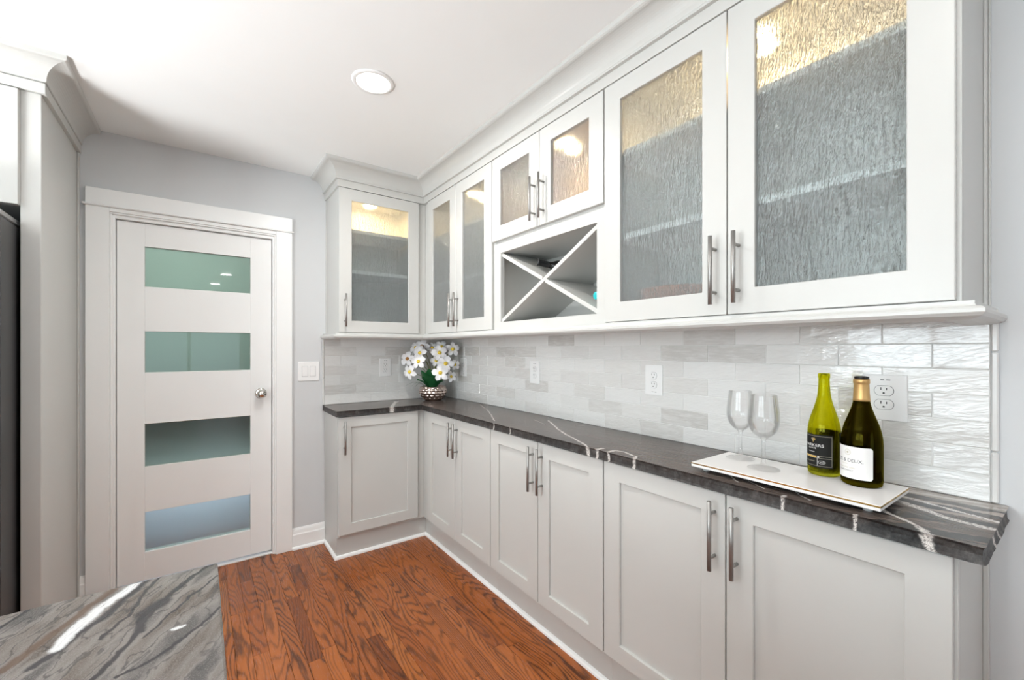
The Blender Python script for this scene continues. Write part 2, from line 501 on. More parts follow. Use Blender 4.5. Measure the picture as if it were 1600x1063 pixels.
def tube(pts, r, seg=12, bm=None, caps=True, radii=None):
    bm = bm or bmesh.new()
    rings = []
    n = len(pts)
    for i, p in enumerate(pts):
        p = Vector(p)
        d = (Vector(pts[min(i + 1, n - 1)]) - Vector(pts[max(i - 1, 0)])).normalized()
        a = Vector((0, 0, 1)) if abs(d.z) < 0.9 else Vector((1, 0, 0))
        e1 = d.cross(a).normalized(); e2 = d.cross(e1)
        rr = radii[i] if radii else r
        rings.append([bm.verts.new(p + e1 * rr * math.cos(2 * PI * k / seg) + e2 * rr * math.sin(2 * PI * k / seg)) for k in range(seg)])
    for A, B in zip(rings, rings[1:]):
        for k in range(seg):
            bm.faces.new((A[k], A[(k + 1) % seg], B[(k + 1) % seg], B[k]))
    if caps:
        bm.faces.new(rings[0]); bm.faces.new(rings[-1])
    return bm


def lathe(prof, seg=48, axis='z', bm=None, close=False):
    """prof: list of (r, h)"""
    bm = bm or bmesh.new(); rings = []
    def pt(r, h, a):
        c, s = r * math.cos(a), r * math.sin(a)
        return (c, s, h) if axis == 'z' else ((h, c, s) if axis == 'x' else (c, h, s))
    for r, h in prof:
        if r < 1e-6: rings.append([bm.verts.new(pt(0, h, 0))])
        else: rings.append([bm.verts.new(pt(r, h, 2 * PI * k / seg)) for k in range(seg)])
    pairs = list(zip(rings, rings[1:])) + ([(rings[-1], rings[0])] if close else [])
    for A, B in pairs:
        for k in range(seg):
            k2 = (k + 1) % seg
            if len(A) == 1 and len(B) == 1: continue
            if len(A) == 1: bm.faces.new((A[0], B[k2], B[k]))
            elif len(B) == 1: bm.faces.new((A[k], A[k2], B[0]))
            else: bm.faces.new((A[k], A[k2], B[k2], B[k]))
    return bm


def spline(pts, n=8):
    out = []
    for i in range(len(pts) - 1):
        p0, p1, p2, p3 = [Vector(pts[max(0, min(len(pts) - 1, j))]) for j in (i - 1, i, i + 1, i + 2)]
        for k in range(n):
            t = k / n
            out.append(tuple(0.5 * ((2 * p1) + (p2 - p0) * t + (2 * p0 - 5 * p1 + 4 * p2 - p3) * t * t + (3 * p1 - p0 - 3 * p2 + p3) * t ** 3)))
    out.append(tuple(pts[-1]))
    return out


def sweep(path, prof, closed_prof=True):
    """sweep profile (outward, z) along a plan path, mitred; outward = left of travel is inside -> right side"""
    bm = bmesh.new(); rings = []
    n = len(path)
    P = [Vector((a, b)) for a, b in path]
    for i in range(n):
        d0 = (P[i] - P[i - 1]).normalized() if i > 0 else (P[1] - P[0]).normalized()
        d1 = (P[i + 1] - P[i]).normalized() if i < n - 1 else d0
        n0, n1 = Vector((d0.y, -d0.x)), Vector((d1.y, -d1.x))
        mt = (n0 + n1); mt = mt / (1 + n0.dot(n1)) if (1 + n0.dot(n1)) > 1e-6 else n0
        rings.append([bm.verts.new((P[i].x + mt.x * o, P[i].y + mt.y * o, z)) for o, z in prof])
    m = len(prof)
    for A, B in zip(rings, rings[1:]):
        for k in range(m if closed_prof else m - 1):
            bm.faces.new((A[k], A[(k + 1) % m], B[(k + 1) % m], B[k]))
    if closed_prof:
        bm.faces.new(rings[0]); bm.faces.new(rings[-1])
    return bm


_text_cache = {}
def text_geo(s, size=1.0):
    c = bpy.data.curves.new('lettering', 'FONT'); c.body = s; c.size = size; c.align_x = 'CENTER'; c.align_y = 'CENTER'; c.resolution_u = 4
    o = bpy.data.objects.new('lettering', c); COL.objects.link(o)
    dg = bpy.context.evaluated_depsgraph_get(); dg.update()
    me = bpy.data.meshes.new_from_object(o.evaluated_get(dg))
    bm = bmesh.new(); bm.from_mesh(me)
    bpy.data.objects.remove(o); bpy.data.curves.remove(c); bpy.data.meshes.remove(me)
    return bm


def wrap(bm, r, ang, z, sx=1.0):
    """wrap flat xy geometry round a vertical cylinder; x runs to the viewer's right"""
    for v in bm.verts:
        a = ang + v.co.x * sx / r
        v.co = Vector((r * math.cos(a), r * math.sin(a), z + v.co.y))
    return bm


def patch(r, a0, a1, z0, z1, n=24, round_=0.0):
    """a thin cylindrical label"""
    bm = bmesh.new(); A = []
    for i in range(n + 1):
        t = i / n; a = a0 + (a1 - a0) * t
        cut = 0.0
        e = min(t, 1 - t) * abs(a1 - a0) * r
        if round_ and e < round_: cut = round_ - math.sqrt(max(0, round_ ** 2 - (round_ - e) ** 2))
        q = []
        for rr in (r, r + 0.0003):
            q += [bm.verts.new((rr * math.cos(a), rr * math.sin(a), z0 + cut)), bm.verts.new((rr * math.cos(a), rr * math.sin(a), z1 - cut))]
        A.append(q)
    for p, q in zip(A, A[1:]):
        for i, j in ((0, 1), (3, 2), (2, 0), (1, 3)):
            bm.faces.new((p[i], p[j], q[j], q[i]))
    for p in (A[0], A[-1]): bm.faces.new((p[0], p[1], p[3], p[2]))
    return bm


def copy_tree(o, parent=None):
    c = o.copy(); COL.objects.link(c)
    if parent is not None: c.parent = parent
    for ch in list(o.children): copy_tree(ch, c)
    return c


# ------------------------------------------------------------------ room shell
H = 2.44
RX0, RY0 = -4.40, -7.20
DX0, DX1, DZ = -1.962, -1.200, 2.012           # door opening
w = tag(link('wall_back', slab((RX0 - 0.15, 0.15), (0, H), [(DX0, DX1, -1, DZ)], 0.0, 0.115), M['wall']), 'blue grey painted wall with the white glass door', 'wall', kind='structure')
WALL_BACK = w
WALL_RIGHT = tag(bx('wall_right', 0, 0.15, RY0, 0.0, 0, H, M['wall'], None, 0), 'blue grey painted wall behind the long cabinet run', 'wall', kind='structure')
wl = link('wall_left', slab((RY0, 0.0), (0, H), [(a, b, 1.0, 2.1) for a, b in WINS], RX0 - 0.15, RX0, 'yzx'), M['wall'])
tag(wl, 'painted wall with two kitchen windows', 'wall', kind='structure')
wr = link('wall_rear', slab((RX0 - 0.15, 0.15), (0, H), [(-2.65, -0.85, -1, 2.1)], RY0 - 0.15, RY0), M['wall'])
tag(wr, 'painted wall with the added glass patio door', 'wall', kind='structure')
tag(bx('ceiling', RX0 - 0.15, 0.15, RY0 - 0.15, 0.15, H, H + 0.12, M['ceiling'], None, 0), 'smooth white painted ceiling', 'ceiling', kind='structure')

FLOOR = tag(bx('floor', RX0 - 0.15, 0.15, RY0 - 0.15, 1.35, -0.10, -0.012, M['gap'], None, 0), 'red stained oak strip floor', 'floor', kind='structure')
PX0, PX1, PY0, PY1 = -2.065, -0.26, -2.95, 0.14
strip = 0.0602
k = 0
x = PX0
rnd = random.Random(3)
while x < PX1 - 0.001:
    y = PY0 - rnd.random() * 0.5
    while y < PY1:
        L = rnd.choice((0.32, 0.45, 0.55, 0.7, 0.85, 1.0, 1.15))
        y0, y1 = max(y, PY0), min(y + L, PY1)
        if PY1 - y1 < 0.12: y1 = PY1
        if y1 - y0 > 0.05:
            bm = bmesh.new(); g = 0.0004; c = 0.0009
            hx, hy = strip / 2 - g, (y1 - y0) / 2 - g
            top = [bm.verts.new((sx * (hx - c), sy * (hy - c), 0.0)) for sx, sy in ((-1, -1), (1, -1), (1, 1), (-1, 1))]
            mid = [bm.verts.new((sx * hx, sy * hy, -c)) for sx, sy in ((-1, -1), (1, -1), (1, 1), (-1, 1))]
            bot = [bm.verts.new((sx * hx, sy * hy, -0.012)) for sx, sy in ((-1, -1), (1, -1), (1, 1), (-1, 1))]
            bm.faces.new(top)
            for A, B in ((top, mid), (mid, bot)):
                for q in range(4): bm.faces.new((A[q], A[(q + 1) % 4], B[(q + 1) % 4], B[q]))
            o = link('plank', bm, M['wood'], FLOOR)
            o.location = (x + strip / 2, (y0 + y1) / 2, rnd.uniform(-0.0003, 0.0))
        y = y1 if y1 > y else y + L
        if y1 >= PY1: break
    x += strip
bmf = box(RX0, PX0, RY0, 0, -0.012, 0.0)
box(PX0, 0.0, RY0, PY0, -0.012, 0.0, bmf); box(x, 0.0, PY0, 0, -0.012, 0.0, bmf); box(PX0, x, PY1, 1.3, -0.012, 0.0, bmf)
o = link('plank_field', bmf, M['wood'], FLOOR); o['kind'] = 'stuff'

# windows, and a patio door added for daylight (beyond the frame; seen only in reflections)
for i, (a, b) in enumerate(WINS):
    t = thing('window_%d' % (i + 1), 'white framed kitchen window in the left wall, %s' % ('nearer the fridge' if i == 0 else 'farther from the fridge'), 'window', kind='structure')
    mid = (a + b) / 2
    link('window_frame', slab((a, b), (1.0, 2.1), [(a + .04, mid - .03, 1.04, 1.53), (mid + .03, b - .04, 1.04, 1.53), (a + .04, mid - .03, 1.57, 2.06), (mid + .03, b - .04, 1.57, 2.06)], RX0 - 0.11, RX0 - 0.07, 'yzx'), M['trim'], t)
    for (p, q) in ((a + .04, mid - .03), (mid + .03, b - .04)):
        for (r, s) in ((1.04, 1.53), (1.57, 2.06)):
            bx('pane', RX0 - 0.093, RX0 - 0.089, p, q, r, s, M['window_glass'], t, 0)
t = thing('door_2', 'white framed glass patio door added in the rear wall for daylight', 'door', kind='structure')
link('door_frame', slab((-2.65, -0.85), (0.0, 2.1), [(-2.58, -1.78, .08, 2.03), (-1.72, -.92, .08, 2.03)], RY0 - 0.11, RY0 - 0.06), M['trim'], t)
for p, q in ((-2.58, -1.78), (-1.72, -.92)): bx('pane', p, q, RY0 - 0.09, RY0 - 0.085, .08, 2.03, M['window_glass'], t, 0)

# ------------------------------------------------------------------ pantry door (door_1) and its casing
D = thing('door_1', 'white door with four frosted green glass panes and round knob', 'door', kind='structure')
LX0, LX1, LY = -1.943, -1.216, 0.022            # leaf
PZ = [(1.642, 1.863), (1.168, 1.395), (0.648, 0.884), (0.176, 0.397)]
PXa, PXb = -1.829, -1.331
for xa, xb in ((LX0, PXa), (PXb, LX1)):
    bx('stile', xa, xb, LY, LY + 0.04, 0.022, 1.990, M['trim'], D, 0.0012)
zz = [1.990] + [z for p in PZ for z in (p[1], p[0])] + [0.022]
for i in range(0, len(zz), 2):
    bx('rail', PXa, PXb, LY, LY + 0.04, zz[i + 1], zz[i], M['trim'], D, 0.0012)
PANES = []
for z0, z1 in PZ:
    bx('pane', PXa, PXb, LY + 0.018, LY + 0.026, z0, z1, M['frost'], D, 0)
# jambs, stops, casing
for xa, xb, xs0, xs1 in ((DX0, LX0 - 0.003, LX0 - 0.003, LX0 + 0.012), (LX1 + 0.003, DX1, LX1 - 0.012, LX1 + 0.003)):
    bx('jamb', xa, xb, -0.001, 0.115, 0, DZ - 0.019, M['trim'], D, 0.001)
    bx('door_stop', xs0, xs1, LY + 0.042, LY + 0.056, 0, DZ - 0.019, M['trim'], D, 0.001)
bx('head_jamb', DX0, DX1, -0.001, 0.115, DZ - 0.019, DZ, M['trim'], D, 0.001)
for xa, xb in ((-2.058, -1.967), (-1.195, -1.104)):
    bx('casing', xa, xb, -0.020, 0.0, 0.0, 2.041, M['trim'], D, 0.0015)
for xa, xb in ((-1.967, -1.957), (-1.205, -1.195)):
    bx('casing_bead', xa, xb, -0.013, 0.0, 0.0, 2.010, M['trim'], D, 0.003)
bx('header_bead', -1.967, -1.195, -0.013, 0.0, 2.010, 2.020, M['trim'], D, 0.003)
bx('header_stop', -1.967, -1.195, -0.017, 0.0, 2.020, 2.041, M['trim'], D, 0.0015)
bx('fillet', -2.070, -1.094, -0.031, 0.0, 2.041, 2.052, M['trim'], D, 0.004)
bx('header', -2.058, -1.104, -0.022, 0.0, 2.052, 2.134, M['trim'], D, 0.0015)
bx('threshold', DX0, DX1, 0.01, 0.115, 0.0, 0.008, M['trim'], D, 0.001)
kb = lathe([(0, 0.0), (0.031, 0.0), (0.032, 0.004), (0.026, 0.008), (0.012, 0.010), (0.0105, 0.028), (0.016, 0.034)] +
           [(0.0275 * math.sin(a), 0.056 - 0.0235 * math.cos(a)) for a in [0.65 + i * 0.165 for i in range(15)]] + [(0, 0.0795)], 40, 'y')
ko = link('knob', kb, M['chrome'], D, 0, True); ko.location = (-1.275, LY, 1.020); ko.scale = (1, -1, 1)

# pantry behind the door
pan = thing('wall_pantry', 'pale pantry walls behind the frosted door', 'wall', kind='structure')
bx('back_panel', -2.6, -0.5, 1.0, 1.05, 0, H, M['sage'], pan, 0)
bx('side_panel', -2.65, -2.6, 0.115, 1.05, 0, H, M['sage'], pan, 0)
bx('side_panel', -0.55, -0.5, 0.115, 1.0, 0, H, M['sage'], pan, 0)
bx('top_panel', -2.6, -0.5, 0.115, 1.05, H, H + 0.02, M['sage'], pan, 0)
for i, (z0, z1, mt, lb) in enumerate(((0.52, 0.98, 'bin_dark', 'added dark bin that tints the third pane of the frosted door'), (0.02, 0.46, 'bin_blue', 'added pale blue bin that tints the lowest pane of the frosted door'))):
    t = thing('tint_bin', lb, 'bin', (-1.58, 0.62, z0))  # added bins, coloured to tint the lower panes
    link('bin', slab((-0.42, 0.42), (-0.18, 0.18), [(-0.39, 0.39, -0.15, 0.15)], 0.02, z1 - z0, 'xyz'), M[mt], t, 0.004)
    bx('bottom', -0.42, 0.42, -0.18, 0.18, 0, 0.02, M[mt], t, 0.002)
ps = thing('pantry_shelf', 'white shelf unit in the pantry behind the frosted door', 'shelf', (0, 0, 0))
for z in (0.50,):
    bx('shelf', -2.2, -0.95, 0.42, 0.84, z, z + 0.018, M['shelf'], ps, 0.001)
for xa in (-2.22, -0.95): bx('side_panel', xa, xa + 0.02, 0.42, 0.84, 0, 1.0, M['shelf'], ps, 0.001)
lamp('pantry_fill', 'AREA', (-1.7, 0.30, 2.38), 6.5, (0.95, 1.0, 0.97), (0, 0, 0), shape='DISK', size=0.3)  # added fill, lights the unseen pantry behind the upper panes
lamp('bin_fill', 'AREA', (-1.58, 0.22, 0.60), 2.8, (0.9, 0.95, 1.0), (0.75, 0, 0), shape='RECTANGLE', size=0.8, size_y=0.03)  # added low fill aimed at the bins to brighten the lower panes

# ------------------------------------------------------------------ baseboards
BB = [(0.0, 0.0), (0.016, 0.0), (0.016, 0.092), (0.012, 0.098), (0.010, 0.112), (0.008, 0.122), (0.003, 0.134), (0.0, 0.134)]
SH = [(0.0, 0.0), (0.014, 0.0), (0.013, 0.009), (0.008, 0.016), (0.0, 0.019)]
tag(link('baseboard_back', sweep([(-1.104, 0.0), (-0.905, 0.0)], BB), M['trim']), 'white moulded baseboard between the door casing and the corner cabinet', 'baseboard', kind='structure')
tag(link('baseboard_back', sweep([(-2.086, 0.0), (-2.058, 0.0)], BB), M['trim']), 'short white baseboard piece between the fridge panel and the door casing', 'baseboard', kind='structure')
tag(link('trim_1', sweep([(-1.104, -0.016), (-0.903, -0.016)], SH), M['trim']), 'white shoe moulding along the short baseboard', 'moulding', kind='structure')
tag(link('baseboard_right', sweep([(0.0, -2.915), (0.0, RY0)], BB), M['trim']), 'white baseboard on the wall past the cabinets', 'baseboard', kind='structure')
tag(link('baseboard_left', sweep([(RX0, RY0), (RX0, 0.0)], BB), M['trim']), 'white baseboard under the kitchen windows', 'baseboard', kind='structure')

# ------------------------------------------------------------------ cabinets
RIGHT = -PI / 2


def door_bm(x0, x1, z0, z1, yf, st=0.075, rail=None, th=0.020):
    r = rail or st
    return slab((x0, x1), (z0, z1), [(x0 + st, x1 - st, z0 + r, z1 - r)], yf, yf + th)


def handle(x, z0, z1, yf, parent):
    yb = yf - 0.032
    bm = tube([(x, yb, z0), (x, yb, z1)], 0.0062, 14)
    for z in (z0 + 0.037, z1 - 0.037):
        tube([(x, yb, z), (x, yf, z)], 0.0048, 10, bm)
    h = link('handle', bm, M['steel'], parent, 0, True)
    for p in h.data.polygons: p.use_smooth = len(p.vertices) == 4
    h['label'] = 'brushed nickel bar pull'
    return h


def carcass(t, wd, d, z0, z1, th=0.018, inner='inside', left_th=None):
    bx('side_panel', 0, th, -d, 0, z0, z1, M['cabinet'], t)
    bx('side_panel', wd - th, wd, -d, 0, z0, z1, M['cabinet'], t)
    bx('back_panel', th, wd - th, -0.010, -0.001, z0, z1, M[inner], t)
    bx('bottom_panel', th, wd - th, -d, -0.010, z0, z0 + th, M[inner], t)
    bx('top_panel', th, wd - th, -d, -0.010, z1 - th, z1, M[inner], t)


def puck(t, x, y, z, power):
    o = link('puck_light', lathe([(0, 0), (0.030, 0), (0.034, 0.004), (0.034, 0.012), (0, 0.012)], 28), M['puck'], t)
    o.location = (x, y, z - 0.0125)
    l = lamp('puck_lamp', 'AREA', (x, y, z - 0.016), power, (1.0, 0.68, 0.36), (0, 0, 0), shape='DISK', size=0.055)
    l.parent = t


UD = 0.317   # upper carcass depth; doors add 0.020
UZ0, UZ1 = 1.388, 2.300
DZ0, DZ1 = 1.401, 2.293


def glass_door(t, x0, x1, z0, z1, hx, hz0, hz1, st=0.075, hinge=None):
    yf = -UD - 0.020
    d = link('door', door_bm(x0, x1, z0, z1, yf, st, 0.072), M['cabinet'], t, 0.0016)
    g = bx('pane', x0 + st - 0.004, x1 - st + 0.004, yf + 0.010, yf + 0.013, z0 + 0.068, z1 - 0.068, M['rain'], d, 0)
    g['label'] = 'rain patterned glass pane'
    handle(hx, hz0, hz1, yf, d)
    return d


def shelves(t, wd, zs, d=0.313, th=0.022, x0=0.032):
    for z in zs:
        bx('shelf', x0, wd - 0.032, -d, -0.011, z - th, z, M['shelf'], t)


# upper corner cabinet on the back wall
UB = thing('upper_cabinet', 'pale grey upper cabinet with one rain glass door beside the white pantry door', 'cabinet', (-0.893, 0, 0), 0)
carcass(UB, 0.893 - 0.374, UD - 0.019, UZ0, UZ1)
link('face_frame', slab((0.0, 0.893 - UD), (UZ0, UZ1), [(0.03, 0.893 - 0.374 - 0.03, UZ0 + 0.035, UZ1 - 0.04)], -UD, -UD + 0.019), M['cabinet'], UB, 0.001)
glass_door(UB, -0.002, 0.893 - 0.374, DZ0, DZ1, 0.031, 1.435, 1.638)
shelves(UB, 0.893 - 0.374, (2.051, 1.795))
puck(UB, 0.24, -0.17, UZ1 - 0.018, 4.6)
bx('scribe', -0.006, 0.0, -0.014, 0.0, UZ0, UZ1, M['cabinet'], UB)

# right wall uppers; local x = distance from the corner
U1 = thing('upper_cabinet', 'pale grey upper cabinet with two narrow rain glass doors above the orchids', 'cabinet', (0, -0.374, 0), RIGHT)
wd = 1.184 - 0.374
carcass(U1, wd, UD - 0.019, UZ0, UZ1)
link('face_frame', slab((-0.057, wd), (UZ0, UZ1), [(0.05, wd - 0.03, UZ0 + 0.035, UZ1 - 0.04)], -UD, -UD + 0.019), M['cabinet'], U1, 0.001)
glass_door(U1, 0.397 - 0.374, 0.787 - 0.374, DZ0, DZ1, 0.787 - 0.374 - 0.030, 1.432, 1.635)
glass_door(U1, 0.790 - 0.374, 1.181 - 0.374, DZ0, DZ1, 0.790 - 0.374 + 0.030, 1.432, 1.635)
shelves(U1, wd, (2.040, 1.732), x0=0.052)
puck(U1, 0.40, -0.16, UZ1 - 0.018, 5.0)

U2 = thing('upper_cabinet', 'short pale grey upper cabinet with two small rain glass doors above the wine rack', 'cabinet', (0, -1.184, 0), RIGHT)
wd = 1.960 - 1.184
carcass(U2, wd, UD - 0.019, 1.850, UZ1, inner='maple')
link('face_frame', slab((0, wd), (1.850, UZ1), [(0.03, wd - 0.03, 1.885, UZ1 - 0.04)], -UD, -UD + 0.019), M['cabinet'], U2, 0.001)
glass_door(U2, 0.003, 0.390, 1.861, DZ1, 0.390 - 0.030, 1.885, 2.087)
glass_door(U2, 0.393, wd - 0.003, 1.861, DZ1, 0.393 + 0.030, 1.885, 2.087)
puck(U2, 0.41, -0.16, UZ1 - 0.018, 3.0)

WR = thing('wine_rack', 'pale grey wine rack with X shaped dividers under the short cabinet', 'wine rack', (0, -1.184, 0), RIGHT)
for xa in (0.0, wd - 0.016): bx('side_panel', xa, xa + 0.016, -UD + 0.019, 0, UZ0, 1.848, M['cabinet'], WR)
bx('back_panel', 0.016, wd - 0.016, -0.010, -0.001, UZ0, 1.848, M['cabinet'], WR)
bx('bottom_panel', 0.016, wd - 0.016, -UD + 0.019, -0.010, UZ0, 1.436, M['cabinet'], WR)
bx('top_panel', 0.016, wd - 0.016, -UD + 0.019, -0.010, 1.798, 1.848, M['cabinet'], WR)
WX0, WX1, WZ0, WZ1 = 0.062, 0.727, 1.438, 1.797
link('face_frame', slab((0.002, wd - 0.002), (UZ0, 1.848), [(WX0, WX1, WZ0, WZ1)], -UD - 0.006, -UD + 0.019), M['cabinet'], WR, 0.0012)


def board(name, a, b, th, y0, y1, parent):
    a, b = Vector(a), Vector(b); d = (b - a).normalized(); n = Vector((-d.y, d.x)) * th / 2
    bm = bmesh.new()
    q = [a + n, b + n, b - n, a - n]
    A = [bm.verts.new((p.x, y0, p.y)) for p in q]; B = [bm.verts.new((p.x, y1, p.y)) for p in q]
    bm.faces.new(A); bm.faces.new(B)
    for i in range(4): bm.faces.new((A[i], A[(i + 1) % 4], B[(i + 1) % 4], B[i]))
    return link(name, bm, M['cabinet'], parent, 0.0008)
ix0, ix1 = 0.055, 0.734
cx, cz = (ix0 + ix1) / 2, (WZ0 + WZ1) / 2
board('divider', (ix0, WZ0 + 0.004), (ix1, WZ1 - 0.004), 0.018, -UD + 0.004, -0.012, WR)
dv = Vector((ix1 - ix0, WZ0 - WZ1)).normalized() * 0.0125
board('divider', (ix0, WZ1 - 0.004), (cx - dv.x, cz - dv.y), 0.018, -UD + 0.004, -0.012, WR)
board('divider', (cx + dv.x, cz + dv.y), (ix1, WZ0 + 0.004), 0.018, -UD + 0.004, -0.012, WR)
for xa in (0.016, 0.744):
    bx('liner', xa, xa + 0.016, -UD + 0.019, -0.010, 1.436, 1.798, M['cabinet'], WR)

U3 = thing('upper_cabinet', 'large pale grey upper cabinet with two wide rain glass doors above the wine bottles', 'cabinet', (0, -1.960, 0), RIGHT)
wd = 2.909 - 1.960
carcass(U3, wd, UD - 0.019, UZ0, UZ1)
link('face_frame', slab((0, wd), (UZ0, UZ1), [(0.03, wd - 0.03, UZ0 + 0.035, UZ1 - 0.04)], -UD, -UD + 0.019), M['cabinet'], U3, 0.001)
glass_door(U3, 0.003, 0.471, DZ0, DZ1, 0.471 - 0.032, 1.431, 1.634)
glass_door(U3, 0.475, 0.942, DZ0, DZ1, 0.475 + 0.032, 1.431, 1.634)
shelves(U3, wd, (2.037, 1.728))
puck(U3, 0.49, -0.16, UZ1 - 0.018, 8.0)
bx('scribe', wd, wd + 0.006, -0.040, 0.0, UZ0, UZ1, M['cabinet'], U3, 0.0015)
bx('scribe', wd + 0.006, wd + 0.010, -0.016, 0.0, UZ0, UZ1, M['cabinet'], U3, 0.0015)

# base cabinets
BD = 0.338
BZ0, BZ1 = 0.140, 0.884
TOE = 0.307


def base_cab(name, label, loc, rz, wd, doors, fx0=0.0, fx1=None, toe=(0, None)):
    t = thing(name, label, 'cabinet', loc, rz)
    fx1 = wd if fx1 is None else fx1
    carcass(t, wd, BD - 0.019, BZ0, BZ1)
    link('face_frame', slab((fx0, fx1), (BZ0, BZ1), [(max(0, fx0) + 0.06, wd - 0.04, BZ0 + 0.04, BZ1 - 0.04)], -BD, -BD + 0.019), M['cabinet'], t, 0.001)
    yf = -BD - 0.020
    for x0, x1, hx in doors:
        st = 0.074
        d = link('door', door_bm(x0, x1, 0.157, 0.879, yf, st, 0.065), M['cabinet'], t, 0.0016)
        bx('panel', x0 + st - 0.003, x1 - st + 0.003, yf + 0.0095, yf + 0.016, 0.157 + 0.062, 0.879 - 0.062, M['cabinet'], d, 0)
        handle(hx, 0.655, 0.857, yf, d)
    bx('toe_board', toe[0], wd if toe[1] is None else toe[1], -TOE, -TOE + 0.018, 0.0, BZ0, M['cabinet'], t, 0.001)
    return t
CB = base_cab('base_cabinet', 'pale grey base cabinet with a single door beside the pantry door', (-0.903, 0, 0), 0, 0.903 - 0.387, [(0.0, 0.903 - 0.389, 0.031)], 0.0, 0.903 - BD, (0.0, 0.903 - TOE))
bx('end_panel', -0.003, 0.0, -BD, -0.0, BZ0, BZ1, M['cabinet'], CB, 0)
bx('toe_side', 0.0, 0.018, -TOE + 0.018, 0.0, 0.0, BZ0, M['cabinet'], CB, 0)
base_cab('base_cabinet', 'pale grey two door base cabinet nearest the room corner, under the orchids', (0, -0.387, 0), RIGHT, 1.201 - 0.387, [(0.434 - 0.387, 0.816 - 0.387, 0.816 - 0.387 - 0.030), (0.819 - 0.387, 1.199 - 0.387, 0.819 - 0.387 + 0.030)], BD - 0.387, None, (TOE - 0.387 + 0.0, None))
base_cab('base_cabinet', 'pale grey two door base cabinet in the middle of the run, below the wine rack', (0, -1.201, 0), RIGHT, 1.976 - 1.201, [(0.003, 0.387, 0.387 - 0.030), (0.390, 0.773, 0.390 + 0.030)])
CE = base_cab('base_cabinet', 'pale grey two door base cabinet at the run end, below the tray', (0, -1.976, 0), RIGHT, 2.907 - 1.976, [(0.003, 0.462, 0.462 - 0.030), (0.466, 0.925, 0.466 + 0.030)])
wd = 2.907 - 1.976
bx('toe_side', wd - 0.018, wd, -TOE + 0.018, 0.0, 0.0, BZ0, M['cabinet'], CE, 0)
bx('scribe', wd, wd + 0.010, -0.030, 0.0, 0.0, BZ1, M['cabinet'], CE, 0.0015)

# mouldings round both cabinet runs
FP = 0.339
path = [(-0.905, 0.0), (-0.905, -FP), (-FP, -FP), (-FP, -2.917), (0.0, -2.917)]
cove = [(0.012 + 0.062 * (1 - math.cos(a)), 2.350 + 0.068 * math.sin(a)) for a in [i * PI / 2 / 12 for i in range(13)]]
PROF = [(-0.02, 2.296), (0.0, 2.296), (0.0, 2.338), (0.014, 2.338), (0.014, 2.346), (0.011, 2.350)] + cove[1:] + [(0.080, 2.420), (0.085, 2.424), (0.085, H), (-0.02, H)]
tag(link('trim_2', sweep(path, PROF), M['cabinet']), 'pale grey coved crown moulding over the long cabinet run', 'moulding', kind='structure')
RP = UD
rpath = [(-0.897, 0.0), (-0.897, -RP), (-RP, -RP), (-RP, -2.911), (0.0, -2.911)]
RAIL = [(-0.03, 1.360), (0.006, 1.360), (0.018, 1.362), (0.029, 1.367), (0.034, 1.374), (0.034, 1.381), (0.029, 1.386), (0.020, 1.388), (0.018, 1.392), (0.018, 1.3985), (0.0, 1.3985), (0.0, UZ0), (-0.03, UZ0)]
tag(link('trim_3', sweep(rpath, RAIL), M['cabinet']), 'pale grey light rail moulding under the upper cabinets', 'moulding', kind='structure')
tp = TOE
tag(link('trim_4', sweep([(-0.903, 0.0), (-0.903, -tp), (-tp, -tp), (-tp, -2.907), (0.0, -2.907)], SH), M['trim']), 'white shoe moulding along the cabinet toe boards', 'moulding', kind='structure')

# ------------------------------------------------------------------ countertop with chiselled edge
def counter():
    Z1, Z0 = 0.920, 0.886
    rnd = random.Random(11)
    F = 0.372
    segs = [((0.0, -2.944), (-F, -2.944), 1), ((-F, -2.944), (-F, -F), 1), ((-F, -F), (-0.917, -F), 1), ((-0.917, -F), (-0.917, -0.002), 1)]
    pts = [(-0.002, -0.002, 0)]
    pts.append((-0.002, -2.944, 0))
    for (a, b, r) in segs:
        L = math.hypot(b[0] - a[0], b[1] - a[1]); n = max(2, int(L / 0.009))
        for i in range(1, n + 1):
            t = i / n
            pts.append((a[0] + (b[0] - a[0]) * t, a[1] + (b[1] - a[1]) * t, 1))
    bm = bmesh.new(); rings = []
    cen = lambda p: Vector((0, 0))
    n = len(pts)
    for li, z in enumerate((Z1, Z1 - 0.006, Z1 - 0.017, Z0 + 0.006, Z0)):
        ring = []
        for i, (x, y, r) in enumerate(pts):
            a, b = pts[i - 1], pts[(i + 1) % n]
            d = Vector((b[0] - a[0], b[1] - a[1])).normalized(); nn = Vector((-d.y, d.x))   # inward for this winding
            off = 0.0
            if r:
                off = (0.004, 0.0005, 0.0, 0.0015, 0.005)[li] + 0.0014 * (mnoise.noise((x * 30, y * 30, li * 1.7)) + 0.3 * mnoise.noise((x * 120, y * 120, li * 3.1)))
            ring.append(bm.verts.new((x - nn.x * off * -1 if False else x + (-nn.x) * -off, y + (-nn.y) * -off, z)))
        rings.append(ring)
    for A, B in zip(rings, rings[1:]):
        for i in range(n): bm.faces.new((A[i], A[(i + 1) % n], B[(i + 1) % n], B[i]))
    for f in bm.faces: f.material_index = 1
    bm.faces.new(rings[0]); bm.faces.new(list(reversed(rings[-1])))
    return bm
tag(link('countertop', counter(), [M['granite'], M['granite_edge']]), 'black granite counter with white veins and a chiselled edge on the base cabinets', 'countertop')

